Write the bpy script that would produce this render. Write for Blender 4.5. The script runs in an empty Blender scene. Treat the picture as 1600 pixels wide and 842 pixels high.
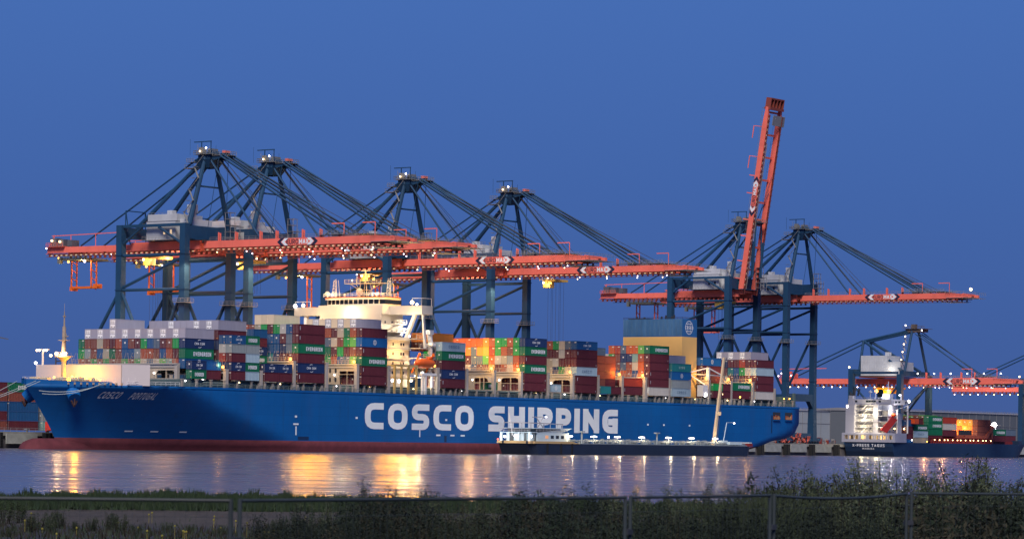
import bpy, math, random
from math import sin, cos, pi, radians, sqrt, atan2
from mathutils import Vector, Matrix
random.seed(7)
scene = bpy.context.scene
COL = scene.collection
# ------------------------------------------------------------------ camera
CAM_Z = 4.5
FPX = 4768.0            # focal length in pixels of a 1600 px wide frame
ROLL = 0.0148
cam = bpy.data.cameras.new('camera')
cam_o = bpy.data.objects.new('camera', cam); COL.objects.link(cam_o)
cam_o.location = (0, 0, CAM_Z)
cam_o.rotation_euler = (Matrix.Rotation(radians(90), 3, 'X') @ Matrix.Rotation(ROLL, 3, 'Z')).to_euler()
cam.sensor_width = 36.0
cam.lens = 36.0 * FPX / 1600.0
cam.shift_y = (687.0 - 421.0) / 1600.0
cam.clip_start = 0.5; cam.clip_end = 30000
cam.dof.use_dof = True; cam.dof.focus_distance = 950; cam.dof.aperture_fstop = 5.0
scene.camera = cam_o
# ------------------------------------------------------------------ sky, afterglow light, exposure
SUN_AZ = radians(183)      # direction the light comes from, measured clockwise from +Y: behind the camera
SUN_EL = radians(48)
world = bpy.data.worlds.new('World'); scene.world = world; world.use_nodes = True
nt = world.node_tree; nt.nodes.clear()
def wn(t, **k):
    n = nt.nodes.new(t)
    for a, b in k.items(): setattr(n, a, b)
    return n
out = wn('ShaderNodeOutputWorld'); bg = wn('ShaderNodeBackground')
tc = wn('ShaderNodeTexCoord'); sep = wn('ShaderNodeSeparateXYZ'); ramp = wn('ShaderNodeValToRGB')
nt.links.new(tc.outputs['Generated'], sep.inputs[0])
nt.links.new(sep.outputs['Z'], ramp.inputs[0])
nt.links.new(ramp.outputs[0], bg.inputs[0]); nt.links.new(bg.outputs[0], out.inputs[0])
cr = ramp.color_ramp
def lin(r, g, b):
    f = lambda c: ((c/255+0.055)/1.055)**2.4 if c > 10 else c/255/12.92
    return (f(r), f(g), f(b), 1)
stops = [(0.0, lin(68, 92, 150)), (0.03, lin(65, 95, 158)), (0.08, lin(66, 101, 168)), (0.145, lin(70, 109, 179)),
         (0.35, lin(60, 98, 172)), (1.0, lin(38, 68, 132))]
cr.elements[0].position, cr.elements[0].color = stops[0]
cr.elements[1].position, cr.elements[1].color = stops[-1]
for p, c in stops[1:-1]:
    e = cr.elements.new(p); e.color = c
bg.inputs[1].default_value = 1.0
sun = bpy.data.lights.new('sun', 'SUN'); sun_o = bpy.data.objects.new('sun', sun); COL.objects.link(sun_o)
sun.energy = 3.9; sun.angle = radians(25); sun.color = (1.0, 0.86, 0.76)
dirv = Vector((sin(SUN_AZ)*cos(SUN_EL), cos(SUN_AZ)*cos(SUN_EL), sin(SUN_EL)))
sun_o.rotation_euler = dirv.to_track_quat('Z', 'Y').to_euler()
scene.view_settings.view_transform = 'Standard'; scene.view_settings.look = 'None'
scene.view_settings.exposure = 0.0; scene.view_settings.gamma = 1.0
scene.render.engine = 'CYCLES'
scene.cycles.use_denoising = True
scene.cycles.max_bounces = 5; scene.cycles.diffuse_bounces = 2; scene.cycles.glossy_bounces = 3
scene.cycles.sample_clamp_indirect = 4.0
scene.cycles.caustics_reflective = False; scene.cycles.caustics_refractive = False
scene.render.film_transparent = False

# ------------------------------------------------------------------ frames of reference
TH = atan2(0.5886, 0.8080)
UX, UY = sin(TH), cos(TH)
OX, OY = -63.4, 903.0
RZ = -TH
def W(s, t, z=0.0):
    "quay frame: s metres aft along the berth, t metres towards the land from the big ship's near side"
    return Vector((OX + UX*s - UY*t, OY + UY*s + UX*t, z))
def at(px, py, Y):
    "world point seen at a pixel of the 1600 x 842 photograph at distance Y"
    dx, dy = px-800.0, 687.0-py
    u = dx*cos(ROLL) - dy*sin(ROLL); w = dx*sin(ROLL) + dy*cos(ROLL)
    return Vector((u*Y/FPX, Y, CAM_Z + w*Y/FPX))

# ------------------------------------------------------------------ materials
MATS = {}
def mat(name, col, rough=0.6, metal=0.0, var=0.12, scale=0.25, bump=0.0, emit=0.0, ecol=None, streak=False, dirt=0.0, coat=0.0, spec=0.4):
    if name in MATS: return MATS[name]
    m = bpy.data.materials.new(name); m.use_nodes = True
    n = m.node_tree.nodes; l = m.node_tree.links
    b = n['Principled BSDF']
    b.inputs['Roughness'].default_value = rough; b.inputs['Metallic'].default_value = metal
    b.inputs['Specular IOR Level'].default_value = spec
    b.inputs['Coat Weight'].default_value = coat
    c = (col[0], col[1], col[2], 1)
    if emit:
        b.inputs['Base Color'].default_value = c
        e = ecol or col
        b.inputs['Emission Color'].default_value = (e[0], e[1], e[2], 1)
        b.inputs['Emission Strength'].default_value = emit
    elif var > 0:
        t = n.new('ShaderNodeTexCoord'); mp = n.new('ShaderNodeMapping'); nz = n.new('ShaderNodeTexNoise')
        mp.inputs['Scale'].default_value = (scale, scale, scale*(0.25 if streak else 1))
        nz.inputs['Scale'].default_value = 1.0; nz.inputs['Detail'].default_value = 6; nz.inputs['Roughness'].default_value = 0.65
        mr = n.new('ShaderNodeMapRange'); mr.inputs[1].default_value = 0.3; mr.inputs[2].default_value = 0.7
        mr.inputs[3].default_value = 1-var; mr.inputs[4].default_value = 1+var
        mx = n.new('ShaderNodeMix'); mx.data_type = 'RGBA'; mx.blend_type = 'MULTIPLY'; mx.inputs[0].default_value = 1
        l.new(t.outputs['Object'], mp.inputs[0]); l.new(mp.outputs[0], nz.inputs[0]); l.new(nz.outputs[0], mr.inputs[0])
        oi = n.new('ShaderNodeObjectInfo'); mo = n.new('ShaderNodeMapRange'); mo.inputs[3].default_value = 1-var*.9; mo.inputs[4].default_value = 1+var*.9; mm = n.new('ShaderNodeMath'); mm.operation = 'MULTIPLY'
        l.new(oi.outputs['Random'], mo.inputs[0]); l.new(mr.outputs[0], mm.inputs[0]); l.new(mo.outputs[0], mm.inputs[1])
        mx.inputs[6].default_value = c; l.new(mm.outputs[0], mx.inputs[7])
        last = mx.outputs[2]
        if dirt > 0:
            n2 = n.new('ShaderNodeTexNoise'); n2.inputs['Detail'].default_value = 8
            mp2 = n.new('ShaderNodeMapping'); mp2.inputs['Scale'].default_value = (scale*3, scale*3, scale*0.6)
            l.new(t.outputs['Object'], mp2.inputs[0]); l.new(mp2.outputs[0], n2.inputs[0]); n2.inputs['Scale'].default_value = 1
            m2 = n.new('ShaderNodeMapRange'); m2.inputs[1].default_value = 0.55; m2.inputs[2].default_value = 0.75; m2.inputs[4].default_value = dirt
            mx2 = n.new('ShaderNodeMix'); mx2.data_type = 'RGBA'
            l.new(n2.outputs[0], m2.inputs[0]); l.new(m2.outputs[0], mx2.inputs[0]); l.new(last, mx2.inputs[6])
            mx2.inputs[7].default_value = (0.10, 0.055, 0.03, 1); last = mx2.outputs[2]
        l.new(last, b.inputs['Base Color'])
        if bump:
            bp = n.new('ShaderNodeBump'); bp.inputs['Strength'].default_value = bump; bp.inputs['Distance'].default_value = 0.05
            l.new(nz.outputs[0], bp.inputs['Height']); l.new(bp.outputs[0], b.inputs['Normal'])
    else:
        b.inputs['Base Color'].default_value = c
    MATS[name] = m
    return m
def plating(m, ax='Y'):
    "add faint welded plate seams and hungry-horse dents to a painted hull"
    n = m.node_tree.nodes; l = m.node_tree.links; p = n['Principled BSDF']; src = p.inputs['Base Color'].links[0].from_socket
    t = n.new('ShaderNodeTexCoord'); sp = n.new('ShaderNodeSeparateXYZ'); cb = n.new('ShaderNodeCombineXYZ'); l.new(t.outputs['Object'], sp.inputs[0]); l.new(sp.outputs[ax], cb.inputs[0]); l.new(sp.outputs['Z'], cb.inputs[1])
    br = n.new('ShaderNodeTexBrick'); br.inputs['Scale'].default_value = 1; br.inputs['Brick Width'].default_value = 11; br.inputs['Row Height'].default_value = 2.7; br.inputs['Mortar Size'].default_value = .07; br.inputs['Mortar Smooth'].default_value = .3
    br.inputs['Color1'].default_value = (1, 1, 1, 1); br.inputs['Color2'].default_value = (.86, .88, .90, 1); br.inputs['Mortar'].default_value = (.62, .66, .70, 1); l.new(cb.outputs[0], br.inputs[0])
    mx = n.new('ShaderNodeMix'); mx.data_type = 'RGBA'; mx.blend_type = 'MULTIPLY'; mx.inputs[0].default_value = .5; l.new(src, mx.inputs[6]); l.new(br.outputs[0], mx.inputs[7]); 
    nz = n.new('ShaderNodeTexNoise'); nz.inputs['Scale'].default_value = 1; nz.inputs['Detail'].default_value = 5; mp = n.new('ShaderNodeMapping'); mp.inputs['Scale'].default_value = (.5, .5, .035); l.new(t.outputs['Object'], mp.inputs[0]); l.new(mp.outputs[0], nz.inputs[0])
    mr = n.new('ShaderNodeMapRange'); mr.inputs[1].default_value = .6; mr.inputs[2].default_value = .8; mr.inputs[4].default_value = .35; l.new(nz.outputs[0], mr.inputs[0])
    m2 = n.new('ShaderNodeMix'); m2.data_type = 'RGBA'; l.new(mr.outputs[0], m2.inputs[0]); l.new(mx.outputs[2], m2.inputs[6]); m2.inputs[7].default_value = (.02, .05, .09, 1); l.new(m2.outputs[2], p.inputs['Base Color'])
    n3 = n.new('ShaderNodeTexNoise'); n3.inputs['Scale'].default_value = .45; n3.inputs['Detail'].default_value = 3; l.new(t.outputs['Object'], n3.inputs[0])
    bp = n.new('ShaderNodeBump'); bp.inputs['Strength'].default_value = .5; bp.inputs['Distance'].default_value = .12; l.new(n3.outputs[0], bp.inputs['Height']); l.new(bp.outputs[0], p.inputs['Normal'])
def lamp_mat(name, col, strength):
    m = mat(name, (0.02, 0.02, 0.02), emit=strength, ecol=col)
    m.cycles.emission_sampling = 'NONE'
    return m

HULL_BLUE = mat('hull blue paint', (0.002, 0.110, 0.36), 0.6, var=0.12, scale=0.05, streak=True, dirt=0.10, spec=.25); plating(HULL_BLUE)
BOOT_RED = mat('antifouling red', (0.095, 0.020, 0.028), 0.85, var=0.25, scale=0.4)
CRANE_BLUE = mat('crane dark blue', (0.006, 0.048, 0.115), 0.72, var=0.16, scale=0.15)
CRANE_GREY = mat('crane legs grey blue', (0.06, 0.085, 0.12), 0.55, var=0.15, scale=0.15)
BOOM_RED = mat('crane boom coral red', (0.84, 0.175, 0.125), 0.6, var=0.10, scale=0.12, dirt=0.22)
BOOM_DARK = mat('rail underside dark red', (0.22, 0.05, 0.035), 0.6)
NAVY = mat('navy print', (0.015, 0.025, 0.06), 0.5, var=0)
DARKRED = mat('dark print', (0.045, 0.025, 0.05), 0.5, var=0)
WHITE = mat('white paint', (0.78, 0.78, 0.76), 0.5, var=0.05)
WHITEP = mat('white lettering', (0.75, 0.80, 0.84), 0.5, var=0.04)
PALEBLUE = mat('hull lettering pale blue', (0.84, 0.92, 0.93), 0.6, var=0.06, scale=0.1)
STEELGREY = mat('grey steel', (0.22, 0.23, 0.25), 0.55, var=0.12)
HOUSEGREY = mat('machinery house cladding', (0.48, 0.52, 0.56), 0.5, var=0.10, scale=0.3)
DARK = mat('dark steel', (0.03, 0.035, 0.045), 0.6)
TEALGREY = mat('green grey deck steel', (0.10, 0.15, 0.145), 0.6, var=0.2)
BEIGE = mat('lashing bridge beige', (0.40, 0.37, 0.33), 0.6, var=0.10)
GLASS = mat('dark window glass', (0.02, 0.03, 0.045), 0.15, var=0)
BLACKHULL = mat('tanker dark hull', (0.012, 0.022, 0.045), 0.5, var=0.2, scale=0.15)
YELLOWBAND = mat('ochre rubbing band', (0.50, 0.36, 0.17), 0.6)
ORANGE = mat('orange safety paint', (0.75, 0.16, 0.02), 0.5, var=0.06)
YELLOW = mat('yellow machinery paint', (0.75, 0.42, 0.03), 0.5, var=0.06)
CREAM = mat('cream boom paint', (0.62, 0.50, 0.33), 0.5, var=0.06)
FUNNELY = mat('funnel buff yellow', (0.78, 0.50, 0.17), 0.55, var=0.05, scale=0.1)
FUNNELB = mat('funnel blue', (0.02, 0.13, 0.36), 0.55, var=0.12, scale=0.3, streak=True)
CONCRETE = mat('quay concrete', (0.22, 0.23, 0.22), 0.85, var=0.25, scale=0.3)
CONCRETE2 = mat('fender panel concrete', (0.30, 0.33, 0.32), 0.85, var=0.2, scale=0.5)
RUBBER = mat('black rubber fender', (0.012, 0.014, 0.016), 0.8)
FEEDERHULL = mat('feeder navy hull', (0.012, 0.035, 0.085), 0.5, var=0.15, scale=0.15)
FEEDERRED = mat('red oxide coaming', (0.26, 0.03, 0.03), 0.6, var=0.2)
L_WARM = lamp_mat('lamp sodium', (1.0, 0.42, 0.06), 8)
L_WARMW = lamp_mat('lamp warm white', (1.0, 0.66, 0.30), 8)
L_WHITE = lamp_mat('lamp white', (1.0, 0.93, 0.95), 9)
L_PINK = lamp_mat('lamp cool white', (1.0, 0.84, 0.94), 7)
L_DIM = lamp_mat('lamp housing glow', (1.0, 0.70, 0.42), 0.8)
L_RED = lamp_mat('lamp red', (1.0, 0.10, 0.04), 8)

# ------------------------------------------------------------------ mesh building
class MB:
    def __init__(s): s.v = []; s.f = []; s.m = []; s.cur = 0
    def face(s, pts, mi=None):
        k = len(s.v); s.v += [tuple(p) for p in pts]; s.f.append(tuple(range(k, k+len(pts)))); s.m.append(s.cur if mi is None else mi)
        return s
    def raw(s, vs, fs, mi=None):
        k = len(s.v); s.v += [tuple(p) for p in vs]
        for f in fs: s.f.append(tuple(i+k for i in f)); s.m.append(s.cur if mi is None else mi)
        return s
    def box(s, x0, x1, y0, y1, z0, z1, mi=None):
        vs = [(x0,y0,z0),(x1,y0,z0),(x1,y1,z0),(x0,y1,z0),(x0,y0,z1),(x1,y0,z1),(x1,y1,z1),(x0,y1,z1)]
        return s.raw(vs, [(0,3,2,1),(4,5,6,7),(0,1,5,4),(1,2,6,5),(2,3,7,6),(3,0,4,7)], mi)
    def beam(s, p, q, w, h, mi=None, up=(0,0,1), w2=None, h2=None):
        "box beam from p to q, w across, h along 'up'"
        p, q = Vector(p), Vector(q); d = (q-p).normalized(); up = Vector(up)
        if abs(d.dot(up)) > 0.99: up = Vector((1,0,0))
        a = d.cross(up).normalized(); b = a.cross(d).normalized()
        w2 = w2 or w; h2 = h2 or h
        vs = []
        for o, ww, hh in ((p, w, h), (q, w2, h2)):
            for sa, sb in ((-1,-1),(1,-1),(1,1),(-1,1)): vs.append(o + a*sa*ww/2 + b*sb*hh/2)
        return s.raw(vs, [(0,3,2,1),(4,5,6,7),(0,1,5,4),(1,2,6,5),(2,3,7,6),(3,0,4,7)], mi)
    def tube(s, p, q, r, n=6, mi=None, r2=None):
        p, q = Vector(p), Vector(q); d = (q-p).normalized(); up = Vector((0,0,1)) if abs(d.z) < 0.95 else Vector((1,0,0))
        a = d.cross(up).normalized(); b = a.cross(d); r2 = r if r2 is None else r2
        vs = []
        for o, rr in ((p, r), (q, r2)):
            for i in range(n):
                an = 2*pi*i/n; vs.append(o + a*cos(an)*rr + b*sin(an)*rr)
        fs = [(i, (i+1) % n, n+(i+1) % n, n+i) for i in range(n)] + [tuple(range(n-1, -1, -1)), tuple(range(n, 2*n))]
        return s.raw(vs, fs, mi)
    def ball(s, c, r, mi=None, n=8, m=5, sz=1.0):
        vs = [(c[0], c[1], c[2]+r*sz)]
        for j in range(1, m):
            for i in range(n):
                a = pi*j/m; b = 2*pi*i/n
                vs.append((c[0]+r*sin(a)*cos(b), c[1]+r*sin(a)*sin(b), c[2]+r*sz*cos(a)))
        vs.append((c[0], c[1], c[2]-r*sz)); L = len(vs)-1
        fs = [(0, 1+i, 1+(i+1) % n) for i in range(n)]
        for j in range(m-2):
            for i in range(n):
                a = 1+j*n+i; b = 1+j*n+(i+1) % n; fs.append((a, a+n, b+n, b))
        fs += [(L, 1+(m-2)*n+(i+1) % n, 1+(m-2)*n+i) for i in range(n)]
        return s.raw(vs, fs, mi)
    def poly_prism(s, pts, z0, z1, mi=None):
        "pts: xy outline"
        n = len(pts); vs = [(x, y, z0) for x, y in pts] + [(x, y, z1) for x, y in pts]
        return s.raw(vs, [tuple(range(n-1, -1, -1)), tuple(range(n, 2*n))] + [(i, (i+1) % n, n+(i+1) % n, n+i) for i in range(n)], mi)
    def rail(s, pts, h=1.1, r=0.05, step=2.0, bars=2, mi=None):
        "handrail along a polyline"
        for a, b in zip(pts, pts[1:]):
            a, b = Vector(a), Vector(b); L = (b-a).length; n = max(1, int(L/step))
            for k in range(bars): 
                zz = Vector((0, 0, h*(k+1)/bars)); s.tube(a+zz, b+zz, r, 4, mi)
            for i in range(n+1):
                p = a.lerp(b, i/n); s.tube(p, p+Vector((0,0,h)), r, 4, mi)
        return s
    def mesh(s, name, mats):
        me = bpy.data.meshes.new(name); me.from_pydata([tuple(v) for v in s.v], [], s.f)
        if not isinstance(mats, (list, tuple)): mats = [mats]
        for m in mats: me.materials.append(m)
        if len(mats) > 1: me.polygons.foreach_set('material_index', s.m)
        me.update(); return me
    def build(s, name, mats, parent=None, loc=(0,0,0), rz=0.0, smooth=False):
        me = s.mesh(name, mats)
        if smooth: me.polygons.foreach_set('use_smooth', [True]*len(me.polygons))
        return link(name, me, parent, loc, rz)
REG = {}
def link(name, data, parent=None, loc=(0,0,0), rz=0.0):
    o = bpy.data.objects.new(name, data); COL.objects.link(o)
    o.location = loc; o.rotation_euler = (0, 0, rz)
    if parent is not None: o.parent = parent; REG.setdefault(parent.name, []).append(o)
    return o
def thing(name, label, cat, loc=(0,0,0), rz=0.0, group=None, data=None):
    o = link(name, data, None, loc, rz); tag(o, label, cat, group); return o
def tag(o, label=None, cat=None, group=None, kind=None):
    if label: o['label'] = label
    if cat: o['category'] = cat
    if group: o['group'] = group
    if kind: o['kind'] = kind
    return o
def copy_tree(o, parent=None):
    c = o.copy(); COL.objects.link(c)
    if parent is not None: c.parent = parent; REG.setdefault(parent.name, []).append(c)
    for ch in KIDS(o): copy_tree(ch, c)
    return c
def KIDS(o): return list(REG.get(o.name, ()))
def point_light(name, loc, power, col, radius=0.5, parent=None):
    d = bpy.data.lights.new(name, 'POINT'); d.energy = power; d.color = col; d.shadow_soft_size = radius
    return link(name, d, parent, loc)
def spot_light(name, loc, target, power, col, angle=100, parent=None, radius=0.5):
    d = bpy.data.lights.new(name, 'SPOT'); d.energy = power; d.color = col; d.shadow_soft_size = radius; d.spot_size = radians(angle); d.spot_blend = 0.6
    o = link(name, d, parent, loc)
    o.rotation_euler = (Vector(target)-Vector(loc)).to_track_quat('-Z', 'Y').to_euler()
    return o

# ------------------------------------------------------------------ lettering: stroke glyphs turned into flat ribbons
def rnd(pts, r, closed=False, n=4):
    "round the corners of a polyline"
    out = []; N = len(pts)
    for i in range(N):
        p = Vector(pts[i])
        if not closed and i in (0, N-1): out.append(p); continue
        a, b = Vector(pts[i-1]), Vector(pts[(i+1) % N])
        da, db = (a-p), (b-p); rr = min(r, da.length/2, db.length/2)
        pa, pb = p+da.normalized()*rr, p+db.normalized()*rr
        for k in range(n+1):
            q = k/n; out.append(pa*(1-q)**2 + p*2*q*(1-q) + pb*q*q)
    return out
G = {  # strokes in a box w wide, 1 high; R marks rounded corners, C closed
 'C': (.62, [('R', [(1,1),(0,1),(0,0),(1,0)])]), 'O': (.66, [('C', [(0,1),(0,0),(1,0),(1,1)])]),
 'S': (.60, [('R', [(1,1),(0,1),(0,.5),(1,.5),(1,0),(0,0)])]), 'H': (.64, [('L', [(0,0),(0,1)]), ('L', [(1,0),(1,1)]), ('L', [(0,.5),(1,.5)])]),
 'I': (.0, [('L', [(.5,0),(.5,1)])]), 'P': (.60, [('L', [(0,0),(0,1)]), ('R', [(0,1),(1,1),(1,.40),(0,.40)])]),
 'N': (.66, [('L', [(0,0),(0,1)]), ('L', [(1,0),(1,1)]), ('L', [(0,1),(1,0)])]),
 'G': (.64, [('R', [(1,1),(0,1),(0,0),(1,0)]), ('L', [(1,0),(1,.5)]), ('L', [(1,.47),(.55,.47)])]), 'E': (.52, [('L', [(1,1),(0,1),(0,0),(1,0)]), ('L', [(0,.5),(.9,.5)])]),
 'V': (.64, [('L', [(0,1),(.5,0)]), ('L', [(.5,0),(1,1)])]), 'R': (.60, [('L', [(0,0),(0,1)]), ('R', [(0,1),(1,1),(1,.45),(0,.45)]), ('L', [(.4,.45),(1,0)])]),
 'U': (.62, [('R', [(0,1),(0,0),(1,0),(1,1)])]), 'L': (.5, [('L', [(0,1),(0,0),(1,0)])]),
 'M': (.80, [('L', [(0,0),(0,1)]), ('L', [(1,0),(1,1)]), ('L', [(0,1),(.5,.3)]), ('L', [(.5,.3),(1,1)])]),
 'A': (.66, [('L', [(0,0),(.5,1)]), ('L', [(.5,1),(1,0)]), ('L', [(.2,.32),(.8,.32)])]),
 'X': (.64, [('L', [(0,0),(1,1)]), ('L', [(0,1),(1,0)])]), 'T': (.58, [('L', [(0,1),(1,1)]), ('L', [(.5,1),(.5,0)])]),
 'K': (.60, [('L', [(0,0),(0,1)]), ('L', [(1,1),(0,.45)]), ('L', [(.3,.6),(1,0)])]),
 'D': (.62, [('C', [(0,1),(0,0),(1,0),(1,1)])]), 'Y': (.62, [('L', [(0,1),(.5,.5)]), ('L', [(1,1),(.5,.5)]), ('L', [(.5,.5),(.5,0)])]),
 '-': (.30, [('L', [(0,.5),(1,.5)])]), ' ': (.30, []),
 '<': (.40, [('L', [(1,1.14),(0,.5),(1,-.14)])]), '>': (.40, [('L', [(0,1.14),(1,.5),(0,-.14)])]),
}
def ribbon(pts, th, closed):
    N = len(pts); L = []; Rr = []
    for i in range(N):
        p = pts[i]
        if closed or 0 < i < N-1:
            a = (p-pts[i-1]).normalized() if (p-pts[i-1]).length > 1e-6 else None
            b = (pts[(i+1) % N]-p).normalized() if (pts[(i+1) % N]-p).length > 1e-6 else None
            a = a or b; b = b or a
            na, nb = Vector((-a.y, a.x)), Vector((-b.y, b.x)); m = (na+nb)
            m = m.normalized() if m.length > 1e-4 else na
            k = th/2/max(0.35, m.dot(na))
        else:
            d = (pts[1]-pts[0]) if i == 0 else (pts[-1]-pts[-2]); d.normalize(); m = Vector((-d.y, d.x)); k = th/2
        L.append(p+m*k); Rr.append(p-m*k)
    q = [(L[i], L[i+1], Rr[i+1], Rr[i]) for i in range(N-1)]
    if closed: q.append((L[-1], L[0], Rr[0], Rr[-1]))
    return q
def text_quads(txt, h, th=0.2, gap=0.22, wide=1.0, slant=0.0):
    "flat quads (u, v, layer) for a word of height h starting at u=0; th as a share of h"
    res = []; x = 0.0; t = th*h
    for ch in txt:
        w, strokes = G[ch]; w = w*h*wide
        H = h-t; 
        for li, (kind, pts) in enumerate(strokes):
            P = [Vector((x+t/2+px*(w-t*(0 if w == 0 else 1)), t/2+py*H)) for px, py in pts]
            diag = kind == 'L' and len(pts) == 2 and pts[0][0] != pts[1][0] and pts[0][1] != pts[1][1]
            if kind == 'L' and not diag and len(pts) == 2:      # straight strokes run to the glyph edge
                d = (P[1]-P[0]).normalized(); P[0] -= d*t/2; P[1] += d*t/2
            elif diag:
                d = (P[1]-P[0]).normalized(); P[0] -= d*t*0.25; P[1] += d*t*0.25
            elif kind == 'L' and ch in 'EL':
                P[0] = P[0]+(P[0]-P[1]).normalized()*t/2; P[-1] = P[-1]+(P[-1]-P[-2]).normalized()*t/2
            elif kind == 'R':
                P[0] = P[0]+(P[0]-P[1]).normalized()*t/2
                if ch in 'CSGU': P[-1] = P[-1]+(P[-1]-P[-2]).normalized()*t/2
            r = 0.30*h if ch in 'COSG' else 0.24*h
            if kind in 'RC': P = rnd(P, r if ch != 'D' else .2*h, kind == 'C')
            for q in ribbon(P, t, kind == 'C'):
                res.append([(p.x + slant*p.y, p.y, li) for p in q])
        x += (w if w > 0 else t) + gap*h
    return res, x-gap*h
def text_mesh(name, txt, h, fn, m, **k):
    "fn(u, v, layer) -> 3D"
    q, w = text_quads(txt, h, **k); b = MB()
    for f in q:
        # refine long quads so lettering follows curved plating
        b.face([fn(*p) for p in f])
    return b, w
def arc_quads(cx, cy, r, th, a0, a1, n=16, lay=0):
    res = []
    for i in range(n):
        a, b = a0+(a1-a0)*i/n, a0+(a1-a0)*(i+1)/n
        res.append([(cx+cos(a)*(r+th/2), cy+sin(a)*(r+th/2), lay), (cx+cos(b)*(r+th/2), cy+sin(b)*(r+th/2), lay),
                    (cx+cos(b)*(r-th/2), cy+sin(b)*(r-th/2), lay), (cx+cos(a)*(r-th/2), cy+sin(a)*(r-th/2), lay)])
    return res
def globe_quads(cx, cy, r, th):
    q = arc_quads(cx, cy, r, th, 0, 2*pi, 24)
    for sx in (0.45,):
        for sgn in (-1, 1):
            for i in range(10):
                a, b = -pi/2+pi*i/10, -pi/2+pi*(i+1)/10; rr = r-th/2
                for (p, q2) in ((a, b),):
                    q.append([(cx+sgn*cos(p)*rr*sx, cy+sin(p)*rr, 1), (cx+sgn*cos(q2)*rr*sx, cy+sin(q2)*rr, 1),
                              (cx+sgn*(cos(q2)*rr*sx+th*.8), cy+sin(q2)*rr*.97, 1), (cx+sgn*(cos(p)*rr*sx+th*.8), cy+sin(p)*rr*.97, 1)])
    t, w = text_quads('COSCO', r*0.5, th=0.2, gap=0.2, wide=1.15)
    for f in t: q.append([(cx-w/2+u, cy-r*0.25+v, 2+l) for u, v, l in f])
    for yy in (-0.42, 0.42):
        hw = r*0.8; q.append([(cx-hw, cy+yy*r*1.3-th/2, 3), (cx+hw, cy+yy*r*1.3-th/2, 3), (cx+hw, cy+yy*r*1.3+th/2, 3), (cx-hw, cy+yy*r*1.3+th/2, 3)])
    return q
# ================================================================== SETTING
def water():
    # graded sheet reaching past the horizon, finer near the viewer
    b = MB(); ys = [60, 120, 160, 200, 260, 340, 450, 600, 800, 1100, 1600, 3000, 9000, 26000]
    for y0, y1 in zip(ys, ys[1:]): b.face([(-14000, y0, 0), (14000, y0, 0), (14000, y1, 0), (-14000, y1, 0)])
    m = bpy.data.materials.new('harbour water'); m.use_nodes = True
    n = m.node_tree.nodes; l = m.node_tree.links; p = n['Principled BSDF']
    p.inputs['Base Color'].default_value = (0.100, 0.098, 0.112, 1)
    p.inputs['Roughness'].default_value = 0.22; p.inputs['IOR'].default_value = 1.33
    geo = n.new('ShaderNodeNewGeometry')
    def noise(sx, sy, det, rough=.55):
        mp = n.new('ShaderNodeMapping'); mp.inputs['Scale'].default_value = (sx, sy, 1)
        nz = n.new('ShaderNodeTexNoise'); nz.inputs['Scale'].default_value = 1; nz.inputs['Detail'].default_value = det; nz.inputs['Roughness'].default_value = rough
        l.new(geo.outputs['Position'], mp.inputs[0]); l.new(mp.outputs[0], nz.inputs[0]); return nz
    n1 = noise(0.9, 0.5, 5); n2 = noise(0.012, 0.10, 6, .7)
    # wind lanes change how rough the surface is, in long bands
    mr = n.new('ShaderNodeMapRange'); mr.inputs[1].default_value = .40; mr.inputs[2].default_value = .62; mr.inputs[3].default_value = .13; mr.inputs[4].default_value = .30
    l.new(n2.outputs[0], mr.inputs[0]); l.new(mr.outputs[0], p.inputs['Roughness'])
    bp = n.new('ShaderNodeBump'); bp.inputs['Strength'].default_value = 0.4; bp.inputs['Distance'].default_value = 0.07
    l.new(n1.outputs[0], bp.inputs['Height']); l.new(bp.outputs[0], p.inputs['Normal'])
    tag(b.build('water', m), kind='structure')
water()
# ---- terminal ground and quay
QZ = 4.5; QT = 55.0
b = MB(); b.box(-1600, -QT, -900, 3500, -3, QZ); b.build('terminal_ground', mat('terminal asphalt', (0.10, 0.10, 0.11), .85, var=.2), None, W(0,0,0), RZ)['kind'] = 'structure'
quay = MB(); quay.box(-QT-6, -QT+0.6, -250, 1500, QZ-0.9, QZ+0.25)
quay = quay.build('quay_edge', CONCRETE, None, W(0,0,0), RZ); quay['kind'] = 'structure'
fb = MB(); fb.box(0.05, 0.5, -6.2, 6.2, -3.2, -0.25)
fm = fb.mesh('fender_panel', CONCRETE2); 
rb = MB(); rb.box(0.0, 1.6, -1.3, 1.3, -4.3, 0.0); rb.tube((1.7,0,-4.2),(1.7,0,0.0),.45,8); rm = rb.mesh('fender', RUBBER)
bb = MB(); bb.tube((-1,0,0.25),(-1,0,1.0),.3,8); bb.box(-1.6,-.4,-.5,.5,.9,1.2); bm_ = bb.mesh('bollard', STEELGREY)
dk = MB(); dk.box(0.62, 0.70, -14, 14, -4.5, 0.1)
for s in list(range(-160, -40, 20)) + list(range(300, 720, 20)):
    if 412 < s < 540: continue
    link('fender_panel', fm, quay, (-QT+0.65, s, QZ)); link('fender', rm, quay, (-QT+0.6, s+10, QZ))
    link('bollard', bm_, quay, (-QT, s+4, QZ))
b = MB(); b.rail([(-QT-.3, -150, QZ+.25), (-QT-.3, -48, QZ+.25)], 1.1, .06, 2.5, 2, 0); b.build('quay_railing', STEELGREY, quay)

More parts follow.
